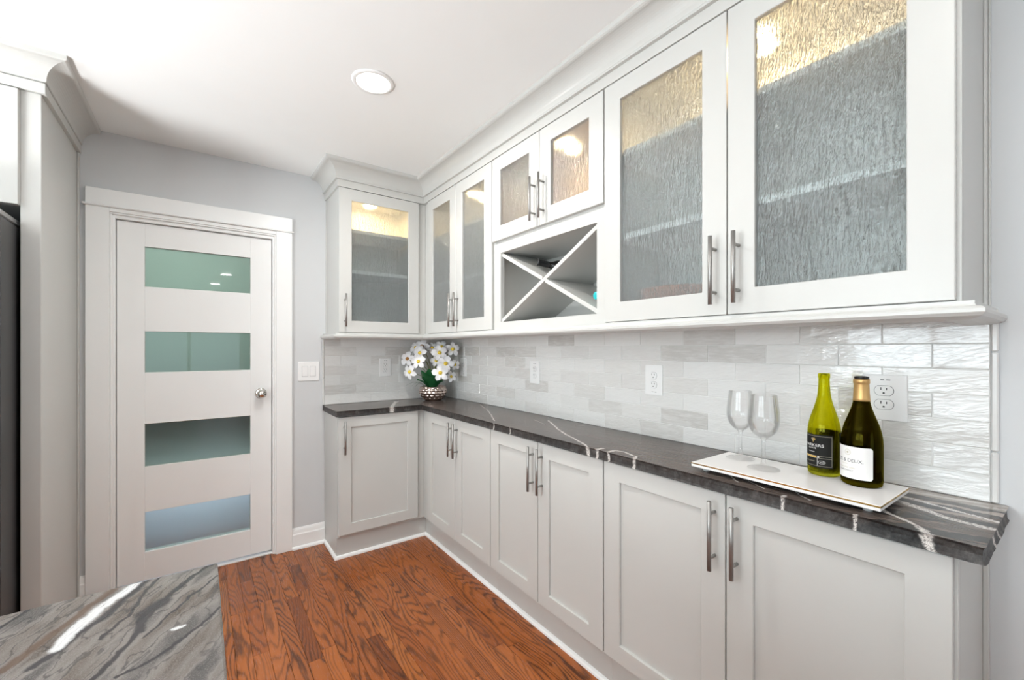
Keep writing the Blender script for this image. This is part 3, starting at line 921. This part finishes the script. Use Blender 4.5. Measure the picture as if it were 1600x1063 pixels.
# ------------------------------------------------------------------ tiles
TP, TZ = 0.2075, 0.0656
def tile_mesh(w_, h_, seed, axis):
    r = random.Random(seed); bm = bmesh.new()
    nx, nz = max(2, int(round(w_ / 0.05))), 2
    tx, tz = r.uniform(-0.0007, 0.0007), r.uniform(-0.0007, 0.0007)
    F = []; c_ = 0.0012
    for i in range(nx + 1):
        row = []
        for j in range(nz + 1):
            u, v = i / nx, j / nz
            dpt = 0.0070 + tx * (2 * u - 1) + tz * (2 * v - 1) + r.uniform(-0.0003, 0.0003)
            row.append(bm.verts.new(((u - .5) * (w_ - 2 * c_), -dpt, (v - .5) * (h_ - 2 * c_))))
        F.append(row)
    for i in range(nx):
        for j in range(nz): bm.faces.new((F[i][j], F[i + 1][j], F[i + 1][j + 1], F[i][j + 1]))
    rim = [F[i][0] for i in range(nx + 1)] + [F[nx][j] for j in range(1, nz + 1)] + [F[i][nz] for i in range(nx - 1, -1, -1)] + [F[0][j] for j in range(nz - 1, 0, -1)]
    kx, kz = w_ / (w_ - 2 * c_), h_ / (h_ - 2 * c_)
    md = [bm.verts.new((v.co.x * kx, v.co.y + 0.0010, v.co.z * kz)) for v in rim]
    bk = [bm.verts.new((v.co.x * kx, 0, v.co.z * kz)) for v in rim]
    for A, B in ((rim, md), (md, bk)):
        for i in range(len(rim)):
            k2 = (i + 1) % len(rim); f = bm.faces.new((A[i], A[k2], B[k2], B[i]))
            for e in f.edges: e.smooth = False
    if axis == 'R':
        for v in bm.verts: v.co = Vector((v.co.y, -v.co.x, v.co.z))
    return bm

def tile_run(parent, length, axis, base_u, half_first_rows, seedbase):
    sd = seedbase
    for row in range(7):
        z0 = 0.9205 + row * TZ
        h_ = min(TZ, 1.3885 - z0) - 0.0019
        u = 0.0 if row % 2 == half_first_rows else -TP / 2
        while u < length - 0.004:
            a, b = max(u, 0.0), min(u + TP, length)
            if b - a > 0.012:
                sd += 1
                w_ = b - a - 0.0019
                o = link('tile', tile_mesh(w_, h_, sd, axis), M['tile'], parent, 0, True)
                cu, cz_ = (a + b) / 2, z0 + h_ / 2 + 0.00095
                if axis == 'R': o.location = (-0.002, base_u + cu, cz_)
                else: o.location = (base_u + cu, -0.002, cz_)
            u += TP
# right wall: laid from the open end towards the corner; back wall from its left end
tile_run(WALL_RIGHT, 2.918 - 0.010, 'R', -2.918, 0, 100)
tile_run(WALL_BACK, 0.907 - 0.010, 'B', -0.907, 1, 900)
bx('grout', -0.0070, 0.0, -2.918, -0.0, 0.9205, 1.389, M['grout'], WALL_RIGHT, 0)
bx('grout', -0.907, -0.007, -0.0070, 0.0, 0.9205, 1.389, M['grout'], WALL_BACK, 0)
for z0, z1 in ((0.921, 1.046), (1.048, 1.292), (1.294, 1.398)):
    bx('trim_tile', -0.0115, 0.0, -2.9315, -2.9190, z0, z1, M['tile_trim'], WALL_RIGHT, 0.003)
bx('trim_tile', -0.0115, 0.0, -2.9185, -2.9125, 1.3895, 1.3985, M['tile_trim'], WALL_RIGHT, 0.002)
for z0, z1 in ((0.921, 1.10), (1.102, 1.386)):
    bx('trim_tile', -0.9195, -0.9078, -0.0115, 0.0, z0, z1, M['tile_trim'], WALL_BACK, 0.003)

# ------------------------------------------------------------------ outlets and switch
def outlet(label, loc, rz, w_=0.086, h_=0.130, big=False, marks='bottom'):
    t = thing('outlet', label, 'outlet', loc, rz, 'wall outlets above the counter')
    link('plate', box(-w_ / 2, w_ / 2, -0.006, 0, -h_ / 2, h_ / 2), M['plastic'], t, 0.0025, seg=2)
    sx = 1.25 if big else 0.95
    for dz in (0.0195, -0.0195):
        bm = bmesh.new(); ring = []
        for i in range(40):
            a = 2 * PI * i / 40
            ring.append(((0.0172 * math.cos(a)) * sx, max(-0.0138, min(0.0138, 0.0172 * math.sin(a)))))
        A = [bm.verts.new((p, -0.0062, q + dz)) for p, q in ring]; B = [bm.verts.new((p * .97, -0.0088, q * .97 + dz)) for p, q in ring]
        bm.faces.new(B)
        for i in range(40): bm.faces.new((A[i], A[(i + 1) % 40], B[(i + 1) % 40], B[i]))
        r = link('receptacle', bm, M['plastic'], t)
        sh = bmesh.new()
        A = [sh.verts.new((p * 1.035, -0.00605, q * 1.05 + dz)) for p, q in ring]; B = [sh.verts.new((p * 1.035, -0.0064, q * 1.05 + dz)) for p, q in ring]
        sh.faces.new(B)
        for i in range(40): sh.faces.new((A[i], A[(i + 1) % 40], B[(i + 1) % 40], B[i]))
        link('recess_line', sh, M['ink'], r)
        for xx, hh in ((-0.0062, 0.0080), (0.0062, 0.0066)):
            bx('slot', xx - 0.0011, xx + 0.0011, -0.0092, -0.0086, dz + 0.0015, dz + 0.0015 + hh, M['slot'], r, 0)
        g = bmesh.new()
        pr = [(-0.0024, -0.0085), (0.0024, -0.0085), (0.0024, -0.0058), (0.0013, -0.0042), (-0.0013, -0.0042), (-0.0024, -0.0058)]
        A = [g.verts.new((p, -0.0092, q + dz)) for p, q in pr]; B = [g.verts.new((p, -0.0086, q + dz)) for p, q in pr]
        g.faces.new(A); g.faces.new(B)
        for i in range(6): g.faces.new((A[i], A[(i + 1) % 6], B[(i + 1) % 6], B[i]))
        link('ground_hole', g, M['slot'], r)
    zz = -h_ / 2 + 0.014 if marks == 'bottom' else h_ / 2 - 0.016
    for xa, xb in ((-0.008, 0.000), (0.005, 0.014)):
        bx('printed_mark', xa, xb, -0.0064, -0.0058, zz, zz + 0.0022, M['ink'], t, 0)
    return t
outlet('white outlet on the short tiled wall left of the orchids', (-0.493, -0.0085, 1.162), 0, marks='top')
outlet('white outlet half hidden right of the orchids in the corner', (-0.0085, -0.313, 1.162), RIGHT)
outlet('white outlet in the middle of the long tiled wall, below the wine rack', (-0.0085, -1.145, 1.162), RIGHT, marks='top')
outlet('white outlet on the long tiled wall, left of the wine glasses', (-0.0085, -1.952, 1.165), RIGHT)
outlet('wide white outlet behind the gold capped wine bottle', (-0.0085, -2.716, 1.162), RIGHT, 0.100, 0.130, True, 'top')
t = thing('light_switch', 'white double rocker switch plate right of the pantry door', 'switch', (-1.003, 0, 1.150))
link('plate', box(-0.064, 0.064, -0.006, 0, -0.063, 0.063), M['plastic'], t, 0.0025, seg=2)
for xa in (-0.024, 0.024):
    r = link('rocker', box(xa - 0.0165, xa + 0.0165, -0.0085, -0.005, -0.033, 0.033), M['plastic'], t, 0.001)
    bx('recess_line', xa - 0.0180, xa + 0.0180, -0.0064, -0.0055, -0.0345, 0.0345, M['rubber'], r, 0)
    for z in (0.049, -0.049):
        s_ = link('screw', lathe([(0, -0.0066), (0.0028, -0.0066), (0.003, -0.0058)], 12, 'y'), M['plastic'], t); s_.location = (xa, 0, z)

# ------------------------------------------------------------------ ceiling lights
proto = None
for i, (x, y) in enumerate(LIGHTS):
    lb = ['recessed round ceiling light over the corner of the run', 'recessed round ceiling light overhead between run and island', 'recessed round ceiling light behind the viewer, beside the island', 'recessed round ceiling light farthest toward the patio door',
          'recessed round ceiling light in front of the fridge', 'recessed round ceiling light over the island', 'recessed round ceiling light at the rear of the kitchen'][i]
    if proto is None:
        proto = thing('ceiling_light', lb, 'ceiling light', (x, y, H), 0, 'recessed ceiling lights')
        link('trim_ring', lathe([(0.066, -0.001), (0.070, -0.007), (0.084, -0.006), (0.088, 0.0), (0.066, 0.0)], 48, close=True), M['trim'], proto, 0, True)
        link('lens', lathe([(0, -0.0045), (0.067, -0.0045), (0.067, 0.0), (0, 0.0)], 48), M['lens'], proto)
        o = proto
    else:
        o = copy_tree(proto); o.location = (x, y, H); tag(o, lb, 'ceiling light', 'recessed ceiling lights')

# ------------------------------------------------------------------ fridge group
FX = -2.088
FY = -0.625
fp = thing('fridge_panel', 'tall pale grey end panel between the fridge and the pantry door', 'panel', (0, 0, 0))
bx('panel', FX - 0.020, FX, FY + 0.02, 0.0, 0.0, 2.300, M['cabinet'], fp, 0.001)
bx('front_stile', FX - 0.055, FX + 0.001, FY, FY + 0.02, 0.0, 2.300, M['cabinet'], fp, 0.0015)
bx('scribe', FX, FX + 0.009, -0.020, 0.0, 0.0, 2.300, M['cabinet'], fp, 0.002)
fc = thing('upper_cabinet', 'pale grey cabinet above the fridge', 'cabinet', (-3.05, 0, 0))
fw_ = -2.143 + 3.05
carcass(fc, fw_, -FY - 0.02, 1.86, 2.300)
link('face_frame', slab((0, fw_), (1.852, 2.300), [(0.04, fw_ - 0.04, 1.89, 2.26)], FY, FY + 0.019), M['cabinet'], fc, 0.001)
for xa, xb, hx in ((0.003, fw_ / 2 - 0.002, fw_ / 2 - 0.032), (fw_ / 2 + 0.002, fw_ - 0.001, fw_ / 2 + 0.032)):
    d = link('door', door_bm(xa, xb, 1.852, 2.294, FY - 0.02, 0.075), M['cabinet'], fc, 0.0016)
    bx('panel', xa + 0.072, xb - 0.072, FY - 0.0105, FY - 0.004, 1.926, 2.220, M['cabinet'], d, 0)
    handle(hx, 1.88, 2.08, FY - 0.02, d)
fpath = [(-3.07, 0.0), (-3.07, FY - 0.006), (FX + 0.006, FY - 0.006), (FX + 0.006, 0.0)]
PROF2 = [(-0.02, 2.300), (0.008, 2.300), (0.008, 2.340), (0.0, 2.344), (0.010, 2.346), (0.012, 2.350)] + cove[1:] + [(0.078, 2.420), (0.080, 2.424), (0.080, H), (-0.02, H)]
tag(link('trim_5', sweep(fpath, PROF2), M['cabinet']), 'pale grey coved crown moulding over the fridge cabinet', 'moulding', kind='structure')
fr = thing('refrigerator', 'dark steel refrigerator beside the tall end panel', 'refrigerator', (-2.585, 0, 0))
bx('body', -0.43, 0.43, -0.775, -0.03, 0.03, 1.775, M['fridge'], fr, 0.004)
bx('hinge_cover', -0.43, 0.43, -0.775, -0.03, 1.777, 1.800, M['fridge_trim'], fr, 0.004)
bx('base', -0.42, 0.42, -0.74, -0.05, 0.0, 0.03, M['gap'], fr, 0)
for xa, xb, s in ((-0.43, -0.003, -1), (0.003, 0.43, 1)):
    d = bx('door', xa, xb, -0.860, -0.782, 0.72, 1.795, M['fridge'], fr, 0.006)
    tube_bm = tube([(s * 0.045, -0.905, 0.80), (s * 0.045, -0.905, 1.70)], 0.011, 12)
    for z in (0.84, 1.66): tube([(s * 0.045, -0.905, z), (s * 0.045, -0.858, z)], 0.008, 10, tube_bm)
    link('handle', tube_bm, M['steel'], d, 0, True)
d = bx('drawer', -0.43, 0.43, -0.860, -0.782, 0.06, 0.71, M['fridge'], fr, 0.006)
tb = tube([(-0.36, -0.905, 0.63), (0.36, -0.905, 0.63)], 0.011, 12)
for xx in (-0.32, 0.32): tube([(xx, -0.905, 0.63), (xx, -0.858, 0.63)], 0.008, 10, tb)
link('handle', tb, M['steel'], d, 0, True)
p2 = thing('fridge_panel', 'tall pale grey end panel on the far side of the fridge', 'panel', (0, 0, 0))
bx('panel', -3.07, -3.05, FY, 0.0, 0.0, 2.300, M['cabinet'], p2, 0.001)

# ------------------------------------------------------------------ island
isl = thing('kitchen_island', 'kitchen island with grey swirled granite top below the camera', 'island', (0, 0, 0))
link('countertop', box(-2.95, -1.559, -4.20, -2.148, 0.888, 0.920), M['island'], isl, 0.003, seg=2)
bx('body', -2.92, -1.60, -4.16, -2.185, 0.09, 0.888, M['cabinet'], isl, 0.002)
bx('toe_board', -2.88, -1.65, -4.12, -2.235, 0.0, 0.09, M['cabinet'], isl, 0)

# ------------------------------------------------------------------ tray, glasses, bottles
TRZ = 0.946
tr = thing('tray', 'long white tray with gold edge under the bottles and glasses', 'tray', (-0.2310, -2.556, 0.920), math.radians(-1.0))
bmt = slab((-0.1130, 0.1130), (-0.232, 0.232), [], 0.0125, 0.026, 'xyz')
link('plate', bmt, M['ceramic'], tr, 0.002, seg=2)
for nm, q in (('gold_line', (-0.1136, -0.1125, -0.2326, 0.2326)), ('gold_line', (0.1125, 0.1136, -0.2326, 0.2326)), ('gold_line', (-0.1125, 0.1125, -0.2326, -0.2315)), ('gold_line', (-0.1125, 0.1125, 0.2315, 0.2326))):
    bx(nm, *q, 0.0212, 0.0248, M['gold'], tr, 0)
for xx in (-0.08, 0.08):
    for yy in (-0.20, 0.20):
        f_ = link('foot', lathe([(0, 0.0), (0.009, 0.0), (0.010, 0.003), (0.008, 0.0125), (0, 0.0125)], 20), M['rubber'], tr, 0, True); f_.location = (xx, yy, 0)


def wine_glass(label, loc, k=1.0):
    t = thing('wine_glass', label, 'wine glass', loc, 0, 'wine glasses on the tray')
    out = spline([(0.038, 0.0), (0.0385, 0.0014), (0.030, 0.0040), (0.014, 0.0085), (0.0070, 0.016), (0.0050, 0.032), (0.0046, 0.060), (0.0052, 0.080), (0.0085, 0.0895), (0.020, 0.098), (0.031, 0.112), (0.0372, 0.132), (0.0385, 0.150), (0.0365, 0.178), (0.0335, 0.205), (0.0322, 0.2185)], 5)
    inn = spline([(0.0312, 0.2185), (0.0325, 0.205), (0.0354, 0.178), (0.0373, 0.150), (0.0360, 0.132), (0.0298, 0.113), (0.0188, 0.1005), (0.008, 0.0945), (0.0, 0.0930)], 5)
    prof = [(0.0, 0.0)] + [(r * k, h) for r, h in out] + [(r * k, h) for r, h in inn]
    link('glass', lathe(prof, 56), M['clear'], t, 0, True)
    return t
wine_glass('stemmed wine glass standing farther back on the tray', (-0.172, -2.392, TRZ), 1.05)
wine_glass('larger looking stemmed wine glass standing at the tray front', (-0.240, -2.492, TRZ), 1.10)


def facing(loc):
    return math.atan2(-3.072 - loc[1], -1.585 - loc[0])


def ring_line(t, name, r, f0, a0, a1, z0, z1, mat):
    return link(name, patch(r, f0 + a0, f0 + a1, z0, z1, 20), mat, t)


RAD = math.radians
# bottle 1: empty green bottle with a black label
L1 = (-0.157, -2.617, TRZ)
b1 = thing('wine_bottle', 'open yellow green wine bottle with black label standing on the tray', 'bottle', L1)
R1 = 0.0388
out = [(0.0, 0.0), (0.033, 0.0), (0.0375, 0.004), (R1, 0.012), (R1, 0.118)] + spline([(R1, 0.122), (0.0372, 0.138), (0.0325, 0.160), (0.0245, 0.186), (0.0178, 0.212), (0.0148, 0.232), (0.0133, 0.258), (0.0130, 0.272)], 5) + [(0.0142, 0.2725), (0.0142, 0.283), (0.0132, 0.285)]
inn = [(0.0095, 0.285), (0.0098, 0.258)] + spline([(0.0115, 0.232), (0.0145, 0.212), (0.0212, 0.186), (0.0295, 0.160), (0.0345, 0.138), (0.0362, 0.122)], 5) + [(0.0362, 0.016), (0.030, 0.010), (0.012, 0.026), (0.0, 0.030)]
link('glass', lathe(out + inn, 56), M['green_glass'], b1, 0, True)
link('punt', lathe([(0, 0.0302), (0.012, 0.0262), (0.030, 0.0102), (0.0355, 0.0165), (0.0355, 0.024), (0.0, 0.036)], 40), plain('dark green bottle base', (0.018, 0.020, 0.003), 0.15), b1, 0, True)
F1 = facing(L1)
RL = R1 + 0.0003
c1 = RAD(-39)
link('front_label', patch(RL, F1 + RAD(-108), F1 + RAD(31), 0.024, 0.115, 30), M['dark_label'], b1)
link('back_label', patch(RL, F1 + RAD(66), F1 + RAD(212), 0.018, 0.122, 30), M['dark_label'], b1)
RT = RL + 0.0005
for z0, z1 in ((0.1105, 0.1113), (0.0555, 0.0563), (0.0500, 0.0508), (0.0285, 0.0293)):
    ring_line(b1, 'border_line', RT - 0.0002, F1, RAD(-104), RAD(27), z0, z1, M['line_ink'])
ring_line(b1, 'border_line', RT - 0.0002, F1, RAD(26), RAD(27), 0.0285, 0.1113, M['line_ink'])
ring_line(b1, 'border_line', RT - 0.0002, F1, RAD(-23), RAD(-22), 0.0285, 0.0508, M['white_ink'])
ring_line(b1, 'gold_band', RT - 0.0002, F1, RAD(-85), RAD(-26), 0.0512, 0.0552, M['gold_ink'])
ring_line(b1, 'white_box', RT - 0.0002, F1, RAD(-22), RAD(-16), 0.0515, 0.0552, M['white_ink'])
def wtext(s, size, bottle, r, ang, z, mat, name='lettering', sx=1.0):
    bm = text_geo(s, size)
    return link(name, wrap(bm, r, ang, z, sx), mat, bottle)
wtext('PARKERS', 0.0108, b1, RT, F1 + c1, 0.0845, M['white_ink'], sx=1.25)
wtext('ESTATE', 0.0058, b1, RT, F1 + c1 + RAD(-5), 0.0765, M['white_ink'], sx=1.2)
wtext('chardonnay', 0.0042, b1, RT, F1 + c1 + RAD(-8), 0.0668, M['white_ink'])
wtext('CHARDONNAY', 0.0050, b1, RT, F1 + RAD(-58), 0.0400, M['line_ink'])
# emblem: two mirrored letters P
bm = text_geo('P', 0.0165); link('emblem', wrap(bm, RT, F1 + c1 + RAD(4), 0.0985, 0.8), M['gold_ink'], b1)
bm = text_geo('P', 0.0135)
link('emblem', wrap(bm, RT, F1 + c1 - RAD(3.5), 0.0995, -0.8), M['pale_ink'], b1)
# oval seal
bm = lathe([(0.0052, -0.0001), (0.0060, -0.0001), (0.0060, 0.0001), (0.0052, 0.0001)], 28, 'z', close=True)
for v in bm.verts: v.co = Vector((v.co.x * 1.5, v.co.y * 0.75, 0))
bmesh.ops.remove_doubles(bm, verts=bm.verts, dist=1e-6)
link('oval_seal', wrap(bm, RT, F1 + RAD(-8), 0.0395), M['white_ink'], b1)
wtext('and', 0.0060, b1, RT, F1 + RAD(-8), 0.0395, M['white_ink'])

# bottle 2: full dark bottle with gold capsule and white label
L2 = (-0.184, -2.709, TRZ)
b2 = thing('wine_bottle', 'full dark wine bottle with gold capsule and white label on the tray', 'bottle', L2)
R2 = 0.0442
out = [(0.0, 0.0), (0.037, 0.0), (0.0425, 0.004), (R2, 0.013), (R2, 0.100)] + spline([(R2, 0.106), (0.0425, 0.128), (0.0375, 0.152), (0.0295, 0.176), (0.0215, 0.200), (0.0172, 0.220), (0.0158, 0.240), (0.0150, 0.262)], 5) + [(0.0142, 0.276), (0.0142, 0.280)]
inn = [(0.010, 0.280), (0.0104, 0.24)] + spline([(0.0135, 0.220), (0.018, 0.200), (0.026, 0.176), (0.034, 0.152), (0.039, 0.128), (0.0412, 0.106)], 4) + [(0.0412, 0.018), (0.034, 0.012), (0.014, 0.030), (0.0, 0.034)]
link('glass', lathe(out + inn, 56), M['dark_glass'], b2, 0, True)
link('wine', lathe([(0, 0.0345), (0.0141, 0.0305), (0.034, 0.0128), (0.0408, 0.019), (0.0408, 0.100), (0.0, 0.100)], 40), Mat('dark wine').set(color=(0.012, 0.010, 0.004), rough=0.1).m, b2, 0, True)
link('capsule', lathe([(0.0186, 0.2185), (0.0178, 0.224), (0.0168, 0.240), (0.0160, 0.262), (0.0163, 0.2635), (0.0174, 0.265), (0.0174, 0.2735), (0.0166, 0.2755), (0.0150, 0.2755), (0.0150, 0.2185)], 40, close=True), M['capsule'], b2, 0, True)
link('lip', lathe([(0.0, 0.2762), (0.0152, 0.2762), (0.0160, 0.278), (0.0158, 0.2815), (0.0110, 0.283), (0.0, 0.2795)], 36), M['bottle_black'], b2, 0, True)
F2 = facing(L2)
RL = R2 + 0.0003
link('front_label', patch(RL, F2 + RAD(-112), F2 + RAD(30), 0.020, 0.102, 40, 0.005), M['white_label'], b2)
link('back_label', patch(RL, F2 + RAD(92), F2 + RAD(180), 0.020, 0.096, 24, 0.004), M['white_label'], b2)
RT = RL + 0.0005
wtext('ZE & DEUX.', 0.0120, b2, RT, F2 + RAD(-35), 0.0655, M['ink'], sx=1.02)
wtext('estate grown', 0.0036, b2, RT, F2 + RAD(-50), 0.0565, M['pale_ink'])
wtext('russian river valley', 0.0062, b2, RT, F2 + RAD(-46), 0.0475, M['pale_ink'], sx=1.0)
wtext('CHARDONNAY', 0.0058, b2, RT, F2 + RAD(-48), 0.0395, M['ink'])
for rr0, rr1 in ((0.0070, 0.0077), (0.0050, 0.0054)):
    bm = lathe([(rr0, 0), (rr1, 0)], 32, 'z')
    link('seal_ring', wrap(bm, RT, F2 + RAD(-39), 0.0865), M['pale_ink'], b2)
bm = lathe([(0, 0), (0.0026, 0)], 16, 'z'); link('seal_dot', wrap(bm, RT, F2 + RAD(-39), 0.0865), M['pale_ink'], b2)

# bottles lying in the wine rack
def lying_bottle(label, neck, base, capm, bodym):
    t = thing('wine_bottle', label, 'bottle', base)
    d = (Vector(neck) - Vector(base)); L = d.length
    t.rotation_euler = d.to_track_quat('X', 'Z').to_euler()
    R = 0.034
    prof = [(0, 0), (0.034, 0.0), (R, 0.006), (R, L * 0.55)] + spline([(R, L * 0.56), (0.030, L * 0.63), (0.022, L * 0.69), (0.0155, L * 0.74), (0.0145, L * 0.79)], 5) + [(0, L * 0.79)]
    link('body', lathe(prof, 36, 'x'), M[bodym], t, 0, True)
    link('capsule', lathe([(0.0150, L * 0.775), (0.0155, L * 0.97), (0.0165, L * 0.972), (0.0165, L * 0.99), (0.0145, L), (0, L)], 28, 'x'), M[capm], t, 0, True)
    return t
b3 = lying_bottle('black wine bottle with dark cap lying in the top of the wine rack', (-0.262, -1.470, 1.720), (-0.018, -1.568, 1.676), 'cap_black', 'bottle_black')
link('cap_end', lathe([(0, 0.2663), (0.0125, 0.2663), (0.0125, 0.2675), (0, 0.268)], 24, 'x'), M['chrome'], b3)
lying_bottle('wine bottle with teal cap lying at the right of the wine rack', (-0.258, -1.846, 1.521), (-0.016, -1.844, 1.5275), 'teal', 'bottle_black')

# copper pan inside the large glass cabinet
t = thing('copper_pan', 'copper pan behind the left door of the large glass cabinet', 'pan', (-0.160, -2.165, UZ0 + 0.018))
link('pan', lathe([(0, 0), (0.118, 0), (0.128, 0.008), (0.132, 0.108), (0.136, 0.111), (0.132, 0.114), (0.124, 0.010), (0, 0.004)], 48), M['copper'], t, 0, True)
link('handle', tube([(-0.0, -0.130, 0.092), (-0.0, -0.17, 0.100), (-0.0, -0.22, 0.104)], 0.007, 10), M['copper'], t, 0, True)

# ------------------------------------------------------------------ orchids in a hammered pot
PC = (-0.195, -0.185)
pot = thing('potted_orchid', 'white artificial orchids in a hammered rose gold pot in the counter corner', 'potted plant', (PC[0], PC[1], 0.920))
bm = bmesh.new(); seg = 120; rows = 44; rings = []
prof = spline([(0.055, 0.0), (0.072, 0.016), (0.090, 0.042), (0.098, 0.066), (0.0965, 0.088), (0.086, 0.104)], 9)
n = len(prof)
for i, (r, h) in enumerate(prof):
    ring = []
    for k in range(seg):
        rowf = h / 0.0225; row = int(rowf)
        a = k / seg * 15 + (0.5 if row % 2 else 0)
        bump_ = 0.0085 * max(0.0, math.sin(PI * (rowf - row))) ** 0.7 * abs(math.sin(PI * a)) ** 0.7
        rr = r + bump_ - 0.002
        ring.append(bm.verts.new((rr * math.cos(2 * PI * k / seg), rr * math.sin(2 * PI * k / seg), h)))
    rings.append(ring)
inner = [[bm.verts.new((r * math.cos(2 * PI * k / seg), r * math.sin(2 * PI * k / seg), h)) for k in range(seg)] for r, h in ((0.080, 0.104), (0.086, 0.085), (0.080, 0.075))]
allr = rings + inner
for A, B in zip(allr, allr[1:]):
    for k in range(seg): bm.faces.new((A[k], A[(k + 1) % seg], B[(k + 1) % seg], B[k]))
bm.faces.new(rings[0])
o = link('pot', bm, M['rose'], pot, 0, True); o['label'] = 'hammered rose gold pot'
link('moss', lathe([(0, 0.094), (0.05, 0.092), (0.083, 0.084)], 32), M['soil'], pot, 0, True)

vr = Vector((0.807, -0.590, 0)); vf = Vector((-0.590, -0.807, 0))   # across and towards the room


def leaf_bm(base, tip, width, sag, curl=0.01, n=10):
    base, tip = Vector(base), Vector(tip); d = tip - base
    side = d.cross(Vector((0, 0, 1))).normalized(); up = Vector((0, 0, 1))
    bm = bmesh.new(); R = []
    for i in range(n + 1):
        t = i / n; w_ = width * (math.sin(PI * min(1, t * 0.92 + 0.08)) ** 0.7)
        c = base + d * t + up * (sag * math.sin(PI * t))
        R.append([bm.verts.new(c + side * w_ * s + up * (abs(s) * curl)) for s in (-1, -0.5, 0, 0.5, 1)])
    for A, B in zip(R, R[1:]):
        for k in range(4): bm.faces.new((A[k], A[k + 1], B[k + 1], B[k]))
    return bm
for s, f_, z, wdt in ((-0.13, 0.06, 0.15, 0.030), (-0.085, 0.09, 0.215, 0.034), (-0.015, 0.09, 0.225, 0.036), (0.05, 0.085, 0.20, 0.034), (0.10, 0.05, 0.14, 0.026), (-0.04, 0.11, 0.18, 0.044), (0.03, 0.11, 0.17, 0.042), (-0.08, 0.08, 0.17, 0.036)):
    b0 = vr * (s * 0.25) + vf * 0.02 + Vector((0, 0, 0.09))
    o = link('leaf', leaf_bm(b0, vr * s * 0.8 + vf * f_ + Vector((0, 0, z)), wdt, 0.012), M['leaf'], pot, 0, True)
for s in (-0.19, -0.15, -0.12):
    o = link('grass_blade', leaf_bm(vr * -0.05 + vf * 0.03 + Vector((0, 0, 0.10)), vr * s + vf * 0.06 + Vector((0, 0, 0.095 - s * 0.12 - 0.01)), 0.005, 0.03, 0.001), M['leaf'], pot, 0, True)


def flower(pos, facing_, size, roll, centre='yellow'):
    f = Vector(facing_).normalized()
    q = f.to_track_quat('Z', 'Y').to_matrix()
    cb = lathe([(0, 0.012 * size / 0.05), (0.006, 0.010), (0.0085, 0.004), (0.007, 0.0), (0, -0.001)], 14)
    for v in cb.verts: v.co *= size / 0.036
    o = link('flower', cb, M[centre], pot, 0, True)
    o.matrix_local = Matrix.Translation(pos) @ q.to_4x4() @ Matrix.Rotation(roll, 4, 'Z')
    for k in range(5):
        L = size * (1.0 if k % 2 == 0 else 1.06); W = size * (0.37 if k in (0, 2, 3) else 0.45)
        bm = bmesh.new(); R = []
        for i in range(8):
            t = i / 7; w_ = W * math.sin(PI * (0.07 + 0.90 * t)) ** 0.62 * (0.55 + 0.6 * t) * 0.95
            if i == 7: w_ *= 0.35
            zc = size * (0.16 * math.sin(PI * t * 0.9) - 0.12 * t * t)
            R.append([bm.verts.new((w_ * s, L * (0.06 + 0.94 * t) - (abs(s) ** 2) * L * 0.05 * t, zc + abs(s) * size * 0.07)) for s in (-1, -0.55, 0, 0.55, 1)])
        for A, B in zip(R, R[1:]):
            for j in range(4): bm.faces.new((A[j], A[j + 1], B[j + 1], B[j]))
        p = link('petal', bm, M['petal'], o, 0, True)
        p.rotation_euler = (0, 0, 2 * PI * k / 5)
    return o


# flowers: (px, py) as seen, mapped on a gently domed surface over the pot
PCv = Vector((PC[0], PC[1], 0.92))
FL = [(-0.070, 0.395, 0.05, 0.058, 'bronze_center'), (-0.172, 0.305, 0.06, 0.058, 'bronze_center'), (-0.073, 0.348, 0.10, 0.056, 'yellow'), (-0.080, 0.287, 0.12, 0.056, 'yellow'),
      (-0.150, 0.212, 0.08, 0.058, 'yellow'), (0.066, 0.350, 0.11, 0.060, 'yellow'), (0.112, 0.272, 0.12, 0.062, 'yellow'), (0.078, 0.208, 0.14, 0.062, 'yellow'),
      (0.150, 0.375, 0.05, 0.056, 'yellow'), (0.168, 0.262, 0.06, 0.042, 'yellow'), (0.142, 0.178, 0.07, 0.045, 'yellow'), (0.070, 0.392, 0.04, 0.052, 'yellow'),
      (-0.120, 0.385, 0.02, 0.054, 'yellow'), (0.000, 0.385, 0.03, 0.045, 'yellow'), (0.030, 0.290, 0.04, 0.045, 'yellow')]
rf = random.Random(5)
for s, z, f_, sz, cm in FL:
    pos = vr * s + vf * f_ + Vector((0, 0, z + 0.0))
    dirv = vf * 1.0 + vr * (s * 3.0 + rf.uniform(-0.25, 0.25)) + Vector((0, 0, (z - 0.26) * 1.4 + rf.uniform(-0.1, 0.25)))
    fo = flower(pos, dirv, sz, rf.uniform(0, 1.2), cm)
    st = [(vr * s * 0.15 + Vector((0, 0, 0.09))), (vr * s * 0.35 + vf * f_ * 0.2 + Vector((0, 0, 0.09 + (z - .09) * 0.6))), pos * 0.98 + vf * -0.012]
    link('stem', tube(spline([tuple(q) for q in st], 5), 0.0022, 7), M['stem'], pot, 0, True)
